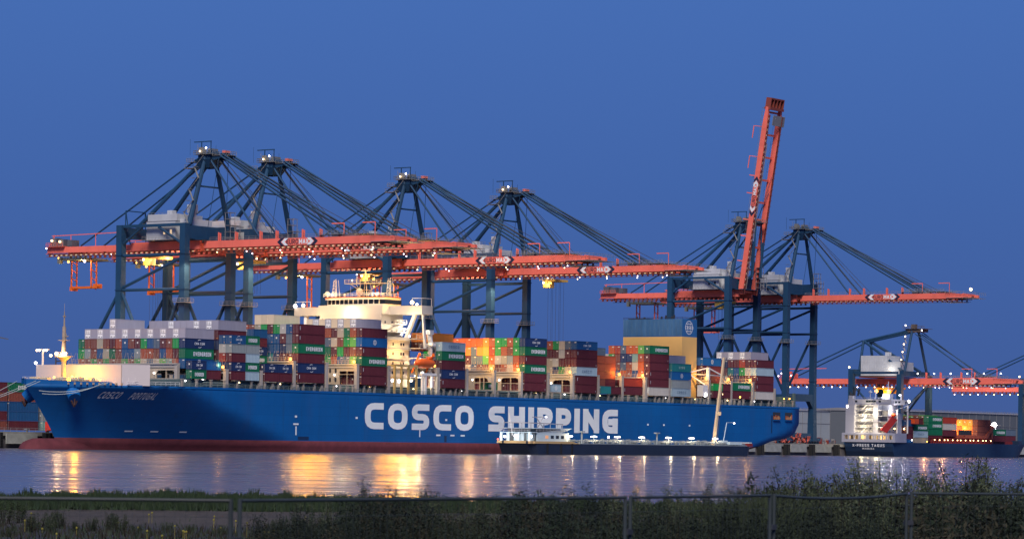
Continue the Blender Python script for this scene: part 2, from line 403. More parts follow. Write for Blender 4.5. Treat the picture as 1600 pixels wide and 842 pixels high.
# ---- near bank: a raised dike top with path and gravel, falling to the water
def bank():
    b = MB(); ys = [-60, 20, 60, 86, 95, 112, 130, 140, 152, 175]; xs = [-300+i*10 for i in range(61)]
    def h(x, y):
        z = 1.7 if y <= 130 else 1.7 - (y-130)*0.055
        return z + 0.10*sin(x*.13+y*.07)*(1 if y > 60 else .3) + (0.0 if y < 100 else .05*sin(x*.31))
    for j in range(len(ys)-1):
        for i in range(len(xs)-1):
            q = [(xs[i], ys[j]), (xs[i+1], ys[j]), (xs[i+1], ys[j+1]), (xs[i], ys[j+1])]
            b.face([(x, y, h(x, y)) for x, y in q])
    m = bpy.data.materials.new('dike ground'); m.use_nodes = True; n = m.node_tree.nodes; l = m.node_tree.links; p = n['Principled BSDF']; p.inputs['Roughness'].default_value = .95
    g = n.new('ShaderNodeNewGeometry'); sp = n.new('ShaderNodeSeparateXYZ'); l.new(g.outputs['Position'], sp.inputs[0])
    nz = n.new('ShaderNodeTexNoise'); nz.inputs['Scale'].default_value = .35; nz.inputs['Detail'].default_value = 8; l.new(g.outputs['Position'], nz.inputs[0])
    ad = n.new('ShaderNodeMath'); ad.operation = 'MULTIPLY_ADD'; ad.inputs[1].default_value = 14; l.new(nz.outputs[0], ad.inputs[0]); l.new(sp.outputs['Y'], ad.inputs[2])
    mr = n.new('ShaderNodeMapRange'); mr.inputs[1].default_value = 70; mr.inputs[2].default_value = 170; l.new(ad.outputs[0], mr.inputs[0])
    r = n.new('ShaderNodeValToRGB'); r.color_ramp.interpolation = 'LINEAR'; l.new(mr.outputs[0], r.inputs[0])
    E = r.color_ramp.elements; E[0].position = 0; E[0].color = (.018, .024, .034, 1); E[1].position = 1; E[1].color = (.012, .02, .01, 1)
    for pos, c in ((.30, (.02, .024, .032, 1)), (.36, (.060, .053, .043, 1)), (.50, (.055, .048, .038, 1)), (.56, (.012, .02, .008, 1))):
        e = E.new(pos); e.color = c
    n3 = n.new('ShaderNodeTexNoise'); n3.inputs['Scale'].default_value = 2.2; n3.inputs['Detail'].default_value = 9; n3.inputs['Roughness'].default_value = .75; l.new(g.outputs['Position'], n3.inputs[0])
    mx = n.new('ShaderNodeMix'); mx.data_type = 'RGBA'; mx.blend_type = 'MULTIPLY'; mx.inputs[0].default_value = .8
    k3 = n.new('ShaderNodeMapRange'); k3.inputs[1].default_value = .38; k3.inputs[2].default_value = .62; k3.inputs[3].default_value = .25; k3.inputs[4].default_value = 1.3; l.new(n3.outputs[0], k3.inputs[0]); l.new(r.outputs[0], mx.inputs[6]); l.new(k3.outputs[0], mx.inputs[7]); l.new(mx.outputs[2], p.inputs['Base Color'])
    bp = n.new('ShaderNodeBump'); bp.inputs['Distance'].default_value = .15; l.new(n3.outputs[0], bp.inputs['Height']); l.new(bp.outputs[0], p.inputs['Normal'])
    o = b.build('near_bank', m); o['kind'] = 'structure'
    return h
BANK_H = bank()

# ================================================================== BIG CONTAINER SHIP (local x = -t, y = s, z)
SHIP = thing('container_ship', 'huge blue container ship lettered COSCO SHIPPING moored under the cranes', 'container ship', W(0,0,0), RZ)
def lerp(a, b, k): return a+(b-a)*k
def hull_ends(z):
    k = max(0, min(1, (z-3)/16.0))
    s0 = lerp(-75.5, -88.4, k**1.15) if z > 3 else -75.5 + (3-z)*.4
    s1 = lerp(8, -46, max(0, min(1, (z-1)/17.0))**0.9)
    e1 = lerp(240, 286, max(0, min(1, (z-2)/9.0))**.6)      # where the run aft starts to narrow
    e = lerp(262, 289, max(0, min(1, (z-1.5)/6.5))**.7)
    return s0, s1, e1, e
def half(s, z):
    s0, s1, e1, e = hull_ends(z); b = 25.5
    if s < s1:
        x = max(0, (s-s0)/(s1-s0)); b *= lerp(1-(1-x)**1.6, sin(pi/2*x)**.95, max(0, min(1, z/18)))
    if s > e1 and e > e1:
        k = (s-e1)/max(1e-3, e-e1); b *= 1-(0.35 if z < 6 else .12*max(0, (12-z)/6))*k*k
    return b
def near_t(s, z): return 25.5-half(s, z)
def hull_part(name, z0, z1, nz, m, cap=None):
    b = MB(); N = 110; zs = [lerp(z0, z1, j/nz) for j in range(nz+1)]
    def row(z):
        s0, s1, e1, e = hull_ends(z); out = []
        for i in range(N+1):
            k = i/N; k = k**1.6 if k < .5 else k**1.6
            out.append(lerp(s0, e, k))
        return out
    rows = [row(z) for z in zs]; V = []; F = []
    for side in (-1, 1):
        base = len(V)
        for z, r in zip(zs, rows):
            for s in r:
                t = 25.5 + side*half(s, z); V.append((-t, s, z))
        for j in range(nz):
            for i in range(N):
                a = base+j*(N+1)+i; q = (a, a+1, a+N+2, a+N+1); F.append(q if side == -1 else q[::-1])
    half_n = len(V)//2
    for j in range(nz):       # transom
        a = j*(N+1)+N; F.append((a, a+half_n, a+half_n+N+1, a+N+1))
    for j in ((nz,) if cap is None else cap):
        for i in range(N):
            a = j*(N+1)+i; F.append((a, a+1, a+1+half_n, a+half_n))
    b.raw(V, F); return b.build(name, m, SHIP, smooth=False)
hb = hull_part('hull', 3.3, 18.1, 14, HULL_BLUE)
for p_ in hb.data.polygons: p_.use_smooth = abs(p_.normal.z) < .8 and p_.area < 900
hl = hull_part('lower_hull', -4, 3.3, 4, BOOT_RED)
for p_ in hl.data.polygons: p_.use_smooth = abs(p_.normal.z) < .8
# bulb
b = MB(); n = 18; rings = []
for i in range(15):
    k = i/14
    s = lerp(-88.5, -52, k); r = 4.1*min(1, sqrt(max(0, 1-(1-min(1, k/.16))**2)))
    rings.append([(-25.5+1.15*r*cos(2*pi*a/n), s, -1.0+r*sin(2*pi*a/n)) for a in range(n)])
V = [p for r in rings for p in r]; F = [(i*n+a, i*n+(a+1) % n, (i+1)*n+(a+1) % n, (i+1)*n+a) for i in range(14) for a in range(n)]
b.raw(V, F); b.build('bulbous_bow', BOOT_RED, SHIP, smooth=True)
# forecastle bulwark
def side_strip(name, m, s_list, z0f, z1f, th=.25, off=0.0, parent=SHIP, sides=(-1, 1)):
    b = MB()
    for side in sides:
        for a, c in zip(s_list, s_list[1:]):
            for (o1, o2) in ((off, off), (off-th, off-th)):
                pts = []
                for (s, zf) in ((a, z0f), (c, z0f), (c, z1f), (a, z1f)):
                    z = zf(s); zz = min(z, 18.1); h_ = half(s, zz); pts.append((-(25.5+side*(h_+o1)), s, z))
                b.face(pts if side == -1 else pts[::-1])
            pts = []
            for s, o in ((a, off), (c, off), (c, off-th), (a, off-th)): pts.append((-(25.5+side*(half(s, 18.1)+o)), s, z1f(s)))
            b.face(pts)
    return b.build(name, m, parent)
sl = [-88.3+ i*0.8 for i in range(26)]
side_strip('bulwark', HULL_BLUE, sl, lambda s: 18.0, lambda s: 19.6-.6*max(0, min(1, (s+88)/10)) - .9*max(0, min(1, (s+70)/1.6)), th=.5)
# rubbing line at the deck edge
side_strip('sheer_strake', HULL_BLUE, [-66+i*5 for i in range(71)] + [288.9], lambda s: 17.6, lambda s: 18.25, th=.5, off=.12, sides=(-1,))
# hull lettering
def on_hull(s_of, z_of, off=.06):
    def f(u, v, lay):
        s, z = s_of(u, v), z_of(u, v); return (-(near_t(s, z)-off-.02*lay), s, z)
    return f
def hull_word(txt, s_a, s_b, z0, h, m, th, gap, slant=0, wide=1.0, off=.06):
    total = text_quads(txt, h, th=th, gap=gap, wide=wide, slant=slant)[1]; k = (s_b-s_a)/total; x = 0
    f = on_hull(lambda u, v: s_a+u*k, lambda u, v: z0+v, off)
    for ch in txt:
        q, w = text_quads(ch, h, th=th, gap=gap, wide=wide, slant=slant); b = MB()
        for quad in q: b.face([f(u+x, v, l) for u, v, l in quad])
        o = b.build('letter', m, SHIP); o['label'] = 'pale hull letter ' + ch; x += w + gap*h
hull_word('COSCO', 31.4, 86.7, 7.2, 8.0, PALEBLUE, .25, .19, wide=1.32)
hull_word('SHIPPING', 94.6, 168.6, 7.2, 8.1, PALEBLUE, .275, .16, wide=1.24)
def solve_s(px, z):
    lo, hi = -85, 60
    for _ in range(50):
        s = (lo+hi)/2; w = W(s, near_t(s, z)); u = FPX*w.x/w.y; v = FPX*(z-CAM_Z)/w.y
        x = 800+u*cos(ROLL)+v*sin(ROLL)
        if x < px: lo = s
        else: hi = s
    return s
SA, SB = solve_s(152, 15.1), solve_s(193, 15.1); SC, SD = solve_s(196, 15), solve_s(240, 14.8)
hull_word('COSCO', SA, SB-1.2, 14.4, 1.9, WHITEP, .2, .24, slant=.3, wide=1.25, off=.40)
hull_word('PORTUGAL', SC+.8, SD, 14.3, 1.9, WHITEP, .2, .24, slant=.3, wide=1.25, off=.40)
# small white draught and tug marks
def mark(px, z, w, h):
    s = solve_s(px, z) if px < 500 else None
    if s is None:
        k = (px-467-2)/(3.824-.000895*(px-2)); s = k
    b = MB(); b.face([(-(near_t(s+a, z+c)-.1), s+a, z+c) for a, c in ((-w/2, 0), (w/2, 0), (w/2, h), (-w/2, h))]); b.build('hull_mark', PALEBLUE, SHIP)
for px in (462, 659): mark(px, 5.0, .55, 2.6); mark(px, 8.0, 2.4, .5)
for px in (240, 285, 200): mark(px, 5.2, 2.2, .35)
for px in (462, 560, 700, 860, 1015, 1040, 1080): mark(px, 10.2, 1.0, .6)
for px in (688, 710, 726): mark(px, 5.4, 2.2, .5)
# shell door seam, dark recess marks
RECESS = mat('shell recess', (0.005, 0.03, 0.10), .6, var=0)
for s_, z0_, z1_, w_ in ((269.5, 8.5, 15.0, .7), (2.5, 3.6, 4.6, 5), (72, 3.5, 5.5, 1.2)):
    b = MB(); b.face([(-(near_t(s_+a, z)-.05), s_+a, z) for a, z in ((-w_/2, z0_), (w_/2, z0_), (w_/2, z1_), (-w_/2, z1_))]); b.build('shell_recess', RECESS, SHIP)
# mooring ports at the stern and along the forecastle
for (sa, sb) in ((270.2, 275.2), (278.8, 283.8)):
    b = MB(); z0, z1 = 13.3, 16.1
    b.box(.06, .14, sa, sb, z0, z1, 0)
    for k in range(7):
        s = lerp(sa+.5, sb-.5, k/6); b.box(.14, .35, s-.22, s+.22, z0+.2, z0+random.uniform(1.0, 2.2), 1+k % 2)
    b.box(.14, .5, sa, sb, z0-.25, z0, 3)
    b.build('mooring_port', [DARK, mat('port winch red', (.35, .09, .04), .6), mat('port winch buff', (.45, .3, .15), .6), HULL_BLUE], SHIP)
fair = MB()
for side in (-1, 1):
    for k in range(10):
        s = -79+k*1.3 if k < 5 else -72.5+(k-5)*1.25
        t = 25.5 + side*(half(s, 18.1)+.02); fair.box(-t-.12, -t+.12, s-.35, s+.35, 18.15, 18.75)
fair.build('fairleads', mat('fairlead buff', (.55, .40, .25), .6, var=0), SHIP)
# anchor pockets
for side in (-1, 1):
    s = solve_s(112, 15.5) if side == -1 else -76.0; z = 16.0; t = 25.5 + side*half(s, z)
    b = MB(); c = Vector((-t - side*(-.3), s, z)); d = Vector((-side*.70, -.35, -.70)).normalized()
    b.tube(Vector((-t+side*1.2, s+.8, z+.9)), c+d*2.6, 2.3, 14, 0, r2=1.7)
    o = b.build('anchor_pocket', HULL_BLUE, SHIP, smooth=False)
    a = MB(); e = c+d*2.7
    a.tube(e, e+Vector((0, 0, -1.8)), .22, 6); a.beam(e+Vector((-.2, -1.1, -.6)), e+Vector((-.2, 0, -2.2)), .35, .45); a.beam(e+Vector((-.2, 1.1, -.6)), e+Vector((-.2, 0, -2.2)), .35, .45)
    a.build('anchor', mat('rusty anchor', (.09, .05, .045), .8), SHIP)
# breakwater
b = MB(); P1, P2, P3 = (-9.0, -66.0), (-42.3, -66.0), (-3.2, -60.8)
for (xa, ya), (xb, yb) in ((P1, P2), (P3, P1)):
    n_ = Vector((yb-ya, -(xb-xa), 0)).normalized()*.3
    for o_ in (Vector((0, 0, 0)), n_*-1):
        q = [Vector((xa, ya, 18.1))+o_, Vector((xb, yb, 18.1))+o_, Vector((xb, yb, 23.8))+o_, Vector((xa, ya, 23.8))+o_]; b.face(q)
    b.beam((xa, ya, 23.9), (xb, yb, 23.9), .5, .2)

bw = b.build('breakwater', mat('breakwater pale grey', (.52, .49, .50), .6, var=.04, scale=.15), SHIP)
d = MB(); d.box(-10.6, -9.8, -66.2, -66.05, 18.1, 20.4); d.build('door', DARK, bw)
# foredeck gear in front of the breakwater
b = MB(); rs = random.Random(3)
for k in range(26):
    t = rs.uniform(12, 40); s = rs.uniform(-80, -69); hh = rs.uniform(.5, 1.6); 
    if abs(t-25.5) > half(s, 18.1)-2: continue
    b.box(-t-.9, -t+.9, s-.7, s+.7, 18.1, 18.1+hh)
    if k % 3 == 0: b.tube((-t-1.5, s, 19.4), (-t+1.5, s, 19.4), .9, 8)
b.build('mooring_winches', mat('winch yellow grey', (.42, .34, .20), .6), SHIP)
b = MB()
for k in range(12):
    s = -80+k*1.6; t = 25.5-half(s, 18.1)+.4; b.tube((-t, s, 19.2), (-t, s, 20.3), .05, 4)
for side in (-1, 1):
    pts = [(-(25.5+side*(half(s, 18.1)-.3)), s, 19.1) for s in [-88+i*1.5 for i in range(12)]]; b.rail(pts, .9, .045, 2, 2)
pts = [(-(near_t(s_, 18.1)+.4), s_, 18.2) for s_ in range(-66, -48, 3)]; b.rail(pts, 1.1, .05, 1.5); b.build('railing', WHITE, SHIP)
# foremast
b = MB(); mx, my = -25.5, -72.3
b.tube((mx, my, 18.1), (mx, my, 34.5), .75, 10, 0, r2=.5); b.tube((mx, my, 34.5), (mx, my, 38.6), .28, 6, 0, r2=.12)
b.box(mx-.3, mx+.3, my-.3, my+.3, 37.2, 37.6); b.box(mx-2.6, mx+2.6, my-1.0, my+1.0, 26.0, 26.25); b.tube((mx, my, 24.6), (mx, my, 26.0), .5, 10, 0, r2=2.0)
b.rail([(mx-2.6, my-1, 26.25), (mx+2.6, my-1, 26.25)], .9, .04, 1.2); b.box(mx-1.6, mx+1.6, my-.8, my+.8, 30.6, 30.75); b.box(mx-.5, mx+1.5, my-.2, my+.2, 31.6, 31.9); b.tube((mx+.8, my, 30.7), (mx+.8, my, 32.6), .1, 5); b.tube((mx,my,37.5),(mx,my,41),.06,4)
fm_ = b.build('foremast', mat('mast buff', (.32, .27, .21), .6), SHIP)
def lamp_part(parent, pos, r, m, name='floodlight'):
    b = MB(); b.ball((0, 0, 0), r, 0, 8, 5); me = LAMP_ME.setdefault((round(r, 2), m.name), None)
    if me is None: me = LAMP_ME[(round(r, 2), m.name)] = b.mesh(name, m)
    return link(name, me, parent, pos)
LAMP_ME = {}
for dx in (-1.7, 1.7): lamp_part(fm_, (mx+dx, my-1.2, 26.9), .5, L_WARMW)
lamp_part(fm_, (mx-4.6, my-.5, 26.4), .4, L_WARMW)
point_light('foredeck_light', (mx, my-1.8, 26.5), 3200, (1, .60, .26), .7, SHIP)
point_light('foredeck_light', (-21, -72.2, 21.3), 6500, (1, .40, .03), .6, SHIP)
point_light('foredeck_light', (-29, -71.5, 20.4), 1600, (1, .46, .06), .5, SHIP)
for p in ((-21, -73.5, 20.4), (-17, -71.6, 19.7), (-24, -75.5, 19.9), (-27, -74.5, 20.2), (-30, -74.5, 19.6), (-14, -69.5, 19.6)): lamp_part(SHIP, p, .32, L_WARM, 'deck_light')
# light column on the breakwater
b = MB(); b.tube((-40, -66, 24), (-40, -66, 28.2), .3, 8); b.box(-42.4, -37.6, -66.3, -65.7, 28.2, 28.5); lc = b.build('light_column', WHITE, bw)
for dx in (-2, -1, 1, 2): lamp_part(lc, (-40+dx*.95, -66.5, 28.1), .32, L_WARMW)
lamp_part(bw, (-42.4, -66.4, 24.5), .42, L_WHITE)
b = MB(); b.tube((-35, -65.8, 24.0), (-35, -65.8, 26.0), .2, 6); b.beam((-35, -65.8, 25.0), (-31, -65.8, 25.0), .2, .3); b.tube((-31, -65.8, 24.0), (-31, -65.8, 26.2), .22, 6); b.build('davit', DARK, bw)
# deck coaming band and posts
CO = MB(); CO.box(-48.6, -2.4, -49, 218, 18.1, 20.35, 0); CO.box(-48.6, -2.4, 218, 283, 18.1, 20.2, 0)
CO.build('hatch_coaming', TEALGREY, SHIP)
rs = random.Random(5); stm = mat('stanchion beige', (.34, .31, .27), .6, var=.2)
b = MB(); b.box(-.3, .3, -.28, .28, 0, 2.35); b.box(-.42, .42, -.4, .4, 2.05, 2.35); st_me = b.mesh('container_stanchion', stm)
b = MB(); b.box(-.45, .45, -.6, .6, 0, 1.0); b.box(-.3, .3, -.4, .4, 1.0, 1.9); bx_me = b.mesh('deck_locker', stm)
s = -50
while s < 286:
    if abs(s-52) > 8: link('container_stanchion', st_me, SHIP, (-.85, s, 18.1))
    s += 6.1 if rs.random() > .3 else 5.2
    if rs.random() < .4 and abs(s-52) > 8: link('deck_locker', bx_me, SHIP, (-.95, s-2.6, 18.1))
b = MB()
b.rail([(-.35, -50, 18.1), (-.35, 288, 18.1)], 1.15, .05, 2.4, 3); b.build('railing', mat('railing teal', (.16, .22, .22), .6, var=0), SHIP)
b = MB(); b.tube((-1.9, -40, 19.6), (-1.9, 215, 19.6), .22, 6); b.tube((-1.9, -40, 18.9), (-1.9, 215, 18.9), .16, 6); b.box(-2.2, -.8, 82, 112, 19.9, 20.15); b.build('deck_pipe', mat('pipe green grey', (.2, .27, .25), .5), SHIP)
for i in range(16):
    s = -44 + i*20.5 + rs.uniform(-4, 4); lamp_part(SHIP, (-2.2, s, 19.9), .22, L_WARMW if i % 3 else L_WHITE, 'deck_light')
# ---- lashing bridges
Z0 = 20.6
LB_B = BEIGE
def lashing_bridge(s, t0, t1, top, warm, panel='none', near_lamp=True):
    "portal frame across the ship; panel: which shape fills it"
    b = MB(); d = .55
    n = max(2, round((t1-t0)/ (2.52*5)))
    for i in range(n+1):
        t = lerp(t0, t1, i/n); b.box(-t-.55, -t+.55, s-d, s+d, 18.2, top)
    b.box(-t1-.5, -t0+.5, s-.75, s+.75, top, top+.35); b.box(-t1-.5, -t0+.5, s-.45, s+.45, top-.9, top-.02)
    b.box(-t1-.4, -t0+.4, s-.6, s+.6, 20.3, 20.62)
    o = b.build('lashing_bridge', LB_B, SHIP)
    b = MB(); b.rail([(-t1, s-.7, top+.35), (-t0, s-.7, top+.35)], 1.1, .06, 1.3, 2); 
    t = t0+1.3
    while t < t1:
        for q in (0, 1):      # lashing rods crossing upward
            b.tube((-t, s+.3, top+.3), (-t-(1.9 if q else -1.9)*.5, s+.75, top+3.4), .045, 4)
        t += 2.52
    b.build('lashing_rods', mat('lashing rods', (.42, .33, .25), .6, var=0), o)
    if panel != 'none':
        b = MB(); y0, y1 = s-.25, s+.15; zb, zt = 20.7, top-.95
        if panel == 'oval':      # solid sheet with two rows of oval man-holes near the side, a wide opening further in
            ta = t0+6.6; tb = min(t1, t0+12.6)
            holes = [(ta+1.4, zb+1.3), (ta+1.4, zb+4.1), (ta+3.6, zb+1.3), (ta+3.6, zb+4.1)]
            b.box(-tb, -ta, y0, y1, zb, zt)
            for (hx, hz) in holes:
                pts = [(-hx+.42*cos(a)*1, y0-.03, hz+min(.7, max(-.7, .95*sin(a)))) for a in [2*pi*i/12 for i in range(12)]]; b.face(pts, 1)
            b.box(-t0-6.6, -t0-.5, y0, y1, zt-.9, zt)
            b.box(-t0-6.6, -t0-.5, y0-.1, y0, zb+2.9, zb+3.05); b.box(-t0-3.6, -t0-3.4, y0-.1, y0, zb, zt-.9)
        elif panel == 'arch':
            for (ta, tb) in ((t0+.5, t0+12.0), (t0+13.0, t0+24)):
                if tb > t1: continue
                b.box(-tb, -tb+4.2, y0, y1, zb, zt); b.box(-tb+4.2, -ta, y0, y1, zt-.8, zt)
                for q in (0, 1):
                    xx = -tb+4.2 if q == 0 else -ta; sg = 1 if q == 0 else -1
                    b.raw([(xx, y0, zt-.8), (xx+sg*1.2, y0, zt-.8), (xx+sg*.35, y0, zt-1.15), (xx, y0, zt-2.0)], [(0, 1, 2, 3)])
                b.box(-ta-3.6, -ta-3.4, y0, y1, zb, zt-.8); b.box(-tb+4.2, -ta, y0-.1, y0, zb+2.2, zb+2.35)
        b.build('web_panel', [mat('web panel beige', (.47, .40, .30), .6, var=.08), DARK], o)
    if near_lamp:
        lamp_part(o, (-t0-.3, s-1.0, top+.9), .38, L_WARM); 
        point_light('bridge_lamp', (-t0-.5, s-2.6, top+1.4), warm, (1, .50, .10), .4, o)
    lamp_part(o, (-t0-8, s-.9, top-2.2-random.random()*2), .24, L_WHITE)
    return o
T2 = Z0+5.9
#          s    t0   t1  top  power panel
LB = [(-46.6, 6, 48, 24.6, 0, 'arch', False), (-31.3, 1.0, 49, 22.9+.4, 700, 'none', True), (-16.2, 1.0, 50, 23.3, 500, 'none', True), (-1.3, 1.0, 50, T2, 700, 'none', True), (13.6, .9, 50, T2, 800, 'none', True),
      (28.3, .9, 50, T2, 900, 'oval', True), (43.6, .9, 50, T2, 1200, 'none', True), (68.4, .9, 50, T2, 1200, 'none', True), (83.6, .9, 50, T2, 800, 'none', True), (98.5, .9, 50, T2, 1000, 'arch', True),
      (113.2, .9, 50, T2, 1100, 'arch', True), (128.2, .9, 50, T2, 700, 'none', True), (142.6, .9, 50, T2, 700, 'arch', True), (157.4, .9, 50, T2, 900, 'none', True), (172, .9, 50, T2, 700, 'none', True),
      (186.4, .9, 50, T2, 1000, 'oval', True), (201.2, .9, 50, T2, 900, 'none', True), (228.2, 1.5, 50, T2, 900, 'none', True), (243, 1.5, 50, T2, 900, 'none', True), (257, .9, 50, T2, 1100, 'arch', True), (272, .9, 50, T2-2, 0, 'none', False)]
for L_ in LB: lashing_bridge(*L_)
point_light('bay_flood', (-17, 107.5, 33.5), 3600, (1, .55, .12), .5, SHIP)
point_light('bay_flood', (-24, 107, 31.5), 2500, (1, .45, .08), .5, SHIP)
point_light('bay_flood', (-7, 24.5, 29), 700, (1, .6, .2), .5, SHIP)
point_light('bay_flood', (-8, 138, 27), 500, (1, .6, .2), .5, SHIP)

# ---- accommodation and bridge
WH = mat('superstructure white', (.66, .60, .50), .55, var=.05, scale=.2)
def windows(parent, face, a_list, z_list, w, h, fixed, m=GLASS, name='window'):
    "face 'x': fixed is local x (side), a = y ; face 'y': fixed is local y (front), a = x"
    key = (face, w, h, m.name)
    if key not in WIN_ME:
        b = MB()
        if face == 'x': b.box(-.1, .05, -w/2, w/2, -h/2, h/2)
        else: b.box(-w/2, w/2, -.05, .1, -h/2, h/2)
        WIN_ME[key] = b.mesh(name, m)
    for a in a_list:
        for z in z_list: link(name, WIN_ME[key], parent, (fixed, a, z) if face == 'x' else (a, fixed, z))
WIN_ME = {}
b = MB()
b.box(-45, -6.5, 46.5, 61, 20.4, 36.0)
b.box(-38, -13, 55, 66, 36.0, 43.3)
for k in range(5): b.box(-45, -5.6, 46.2, 61.0, 23.2+k*2.95, 23.38+k*2.95)
house = b.build('accommodation_block', WH, SHIP)
for k in range(4):
    z = 24.9+k*2.95
    windows(house, 'x', [48.6, 49.8, 53.0, 57.0, 58.3], [z], .6, .9, -6.47)
    windows(house, 'y', [-9-i*3.1 for i in range(12)], [z], .6, .9, 46.47)
windows(house, 'y', [-15.5-i*2.7 for i in range(9)], [40.8], .5, .8, 54.97); windows(house, 'x', [57, 60.5, 63], [40.8, 38.1], .5, .8, -12.97)
# bridge deck with wings
b = MB(); b.box(-51.3, .3, 58.6, 63.8, 43.3, 43.6); b.box(-51.3, .3, 58.5, 58.75, 43.2, 45.9); b.box(-51.3, .3, 63.6, 63.85, 43.2, 45.9)
b.box(.2, .45, 58.5, 63.85, 43.2, 45.9); b.box(-51.5, -51.25, 58.5, 63.85, 43.2, 45.9); b.box(-38.5, -12.5, 55, 66, 43.3, 46.2)
wing = b.build('bridge_wings', WH, SHIP)
b = MB(); b.rail([(0.1, 58.7, 45.9), (0.1, 63.7, 45.9)], 2.3, .09, 2.6, 1); b.rail([(-3.6, 58.7, 45.9), (0.1, 58.7, 45.9)], 2.3, .09, 3.7, 1); b.rail([(-51.2, 58.7, 45.9), (-45, 58.7, 45.9)], 1.8, .08, 3, 1)
b.build('railing', WHITE, wing)
for (x0, x1) in ((-4, -4.5), ):
    
    for A_, B_, w_ in (((-3.4, 60, 43.3), (-7.2, 60.6, 35.9), 1.2), ((-2.2, 62.5, 43.3), (-3.6, 65.5, 33.0), .8), ((-47.6, 60, 43.3), (-43.5, 55, 35.9), 1.3)):
        b = MB(); b.beam(A_, B_, w_, w_*.8, up=(1, 0, 0)); b.build('wing_strut', WHITE, wing)
# wheelhouse, curved front
b = MB(); wh = []
for i in range(13):
    k = i/12*2-1; wh.append((-25.5+11.6*k, 56.2+1.5*k*k))
poly = wh + [(-25.5+11.6, 66), (-25.5-11.6, 66)]
b.poly_prism([(x, y) for x, y in poly], 45.0, 46.6, 0)
b.poly_prism([(x, y+.35) for x, y in poly], 46.6, 48.0, 1)
b.poly_prism([(lerp(-25.5, x, 1.04), y-.5) for x, y in poly], 48.0, 48.6, 0)
b.poly_prism([(lerp(-25.5, x, 1.05), y-.6) for x, y in poly], 48.6, 48.85, 2)
wheel = b.build('wheelhouse', [WH, GLASS, ORANGE], SHIP)
for i in range(12):
    (x0, y0), (x1, y1) = wh[i], wh[i+1]; b = MB(); b.box(-.11, .11, -.1, .3, 0, 1.4)
    link('window_post', WIN_ME.setdefault('post', b.mesh('window_post', WH)), wheel, (x0, y0+.2, 46.6))
windows(wheel, 'x', [58.5, 60.3, 62.1], [47.3], 1.3, 1.1, -25.5+11.6)
b = MB(); b.rail([(-37, 55.8, 48.85), (-14, 55.8, 48.85), (-14, 65, 48.85)], 1.1, .06, 1.6)
b.build('railing', WHITE, wheel)
# radar mast and antennas
MY = mat('mast warm white', (.62, .55, .40), .5, var=.05)
b = MB(); cx, cy = -24.3, 61
for dx in (-1.6, 1.6):
    for dy in (-1.6, 1.6): b.tube((cx+dx*1.2, cy+dy, 48.8), (cx+dx*.7, cy+dy*.6, 53.2), .14, 5)
for z in (49.8, 51.2): b.box(cx-1.7, cx+1.7, cy-1.2, cy+1.2, z, z+.12)
b.box(cx-7.3, cx+7.3, cy-1.6, cy+1.6, 53.2, 53.4)
for sx in (-1, 1): b.tube((cx+sx*1.2, cy, 50.6), (cx+sx*6.2, cy, 53.2), .14, 5); b.tube((cx+sx*1.2, cy, 49.4), (cx+sx*3.8, cy, 53.2), .1, 5)
b.rail([(cx-7.3, cy-1.6, 53.4), (cx+7.3, cy-1.6, 53.4)], 1.1, .06, 1.5)
b.tube((cx, cy, 53.2), (cx, cy, 57.6), .25, 6); b.box(cx-2.3, cx+2.3, cy-.2, cy+.2, 56.0, 56.3); b.box(cx-1.7, cx+1.7, cy-.2, cy+.2, 57.2, 57.45)
for dx in (-3.5, 3.5): b.tube((cx+dx, cy, 53.4), (cx+dx, cy, 55.6), .12, 5)
b.ball((cx-.6, cy-2.2, 50.6), 1.15, 0, 10, 7); b.tube((cx-.6, cy-2.2, 48.8), (cx-.6, cy-2.2, 49.8), .3, 6)
radar = b.build('radar_mast', MY, SHIP)
b = MB()
for (x, h_) in ((-35.5, 54.5), (-13.5, 54.8)):
    for dx, dy in ((-.9, -.9), (.9, -.9), (-.9, .9), (.9, .9)): b.tube((x+dx, 60+dy, 48.8), (x+dx*.55, 60+dy*.5, h_), .09, 4)
    for i in range(5):
        z = 49.4+i*1.1; k = lerp(.9, .6, i/5); b.tube((x-k, 60-k, z), (x+k, 60-k, z+1.0), .07, 4); b.tube((x-k, 60-k, z), (x+k, 60-k, z), .07, 4)
for (x, r, z) in ((-38.2, .8, 50.2), (-31, .45, 49.6), (-18, .5, 49.8), (-15.6, .4, 49.7)): b.ball((x, 59, z), r, 0, 8, 6); b.tube((x, 59, 48.8), (x, 59, z), .2, 6)
for x in (-29.5, -21, -17): b.tube((x, 60, 48.8), (x, 60, 52.4), .06, 4)
b.build('antenna_tower', WH, SHIP)['kind'] = 'stuff'
lamp_part(radar, (cx+4.7, cy-1.8, 54.5), .35, L_WARM); lamp_part(radar, (cx-4, cy-1.8, 54.3), .2, L_WARMW)
# balconies and stair side aft of the house, near the side
b = MB()
for k, z in enumerate((23.6, 26.6, 29.6, 32.6, 35.6)):
    b.box(-12, -2.0 - (1.5 if k > 3 else 0), 61, 66.5, z, z+.18)
    b.rail([(-2.1-(1.5 if k > 3 else 0), 61, z+.18), (-2.1-(1.5 if k > 3 else 0), 66.4, z+.18)], 1.1, .06, 1.6, 2)
    b.tube((-2.3, 66.3, z-3), (-2.3, 66.3, z), .13, 5)
for k, z in enumerate((37.6, 40.2)):
    b.box(-13, -8.2, 56, 64-k*2, z, z+.18); b.rail([(-8.3, 56, z+.18), (-8.3, 64-k*2, z+.18)], 1.1, .06, 1.4, 2); b.beam((-12.8, 58, z-2.2), (-9, 62, z), .9, .15)
b.box(-30, -10, 61, 66, 20.4, 36)
b.build('balcony_decks', WH, SHIP)
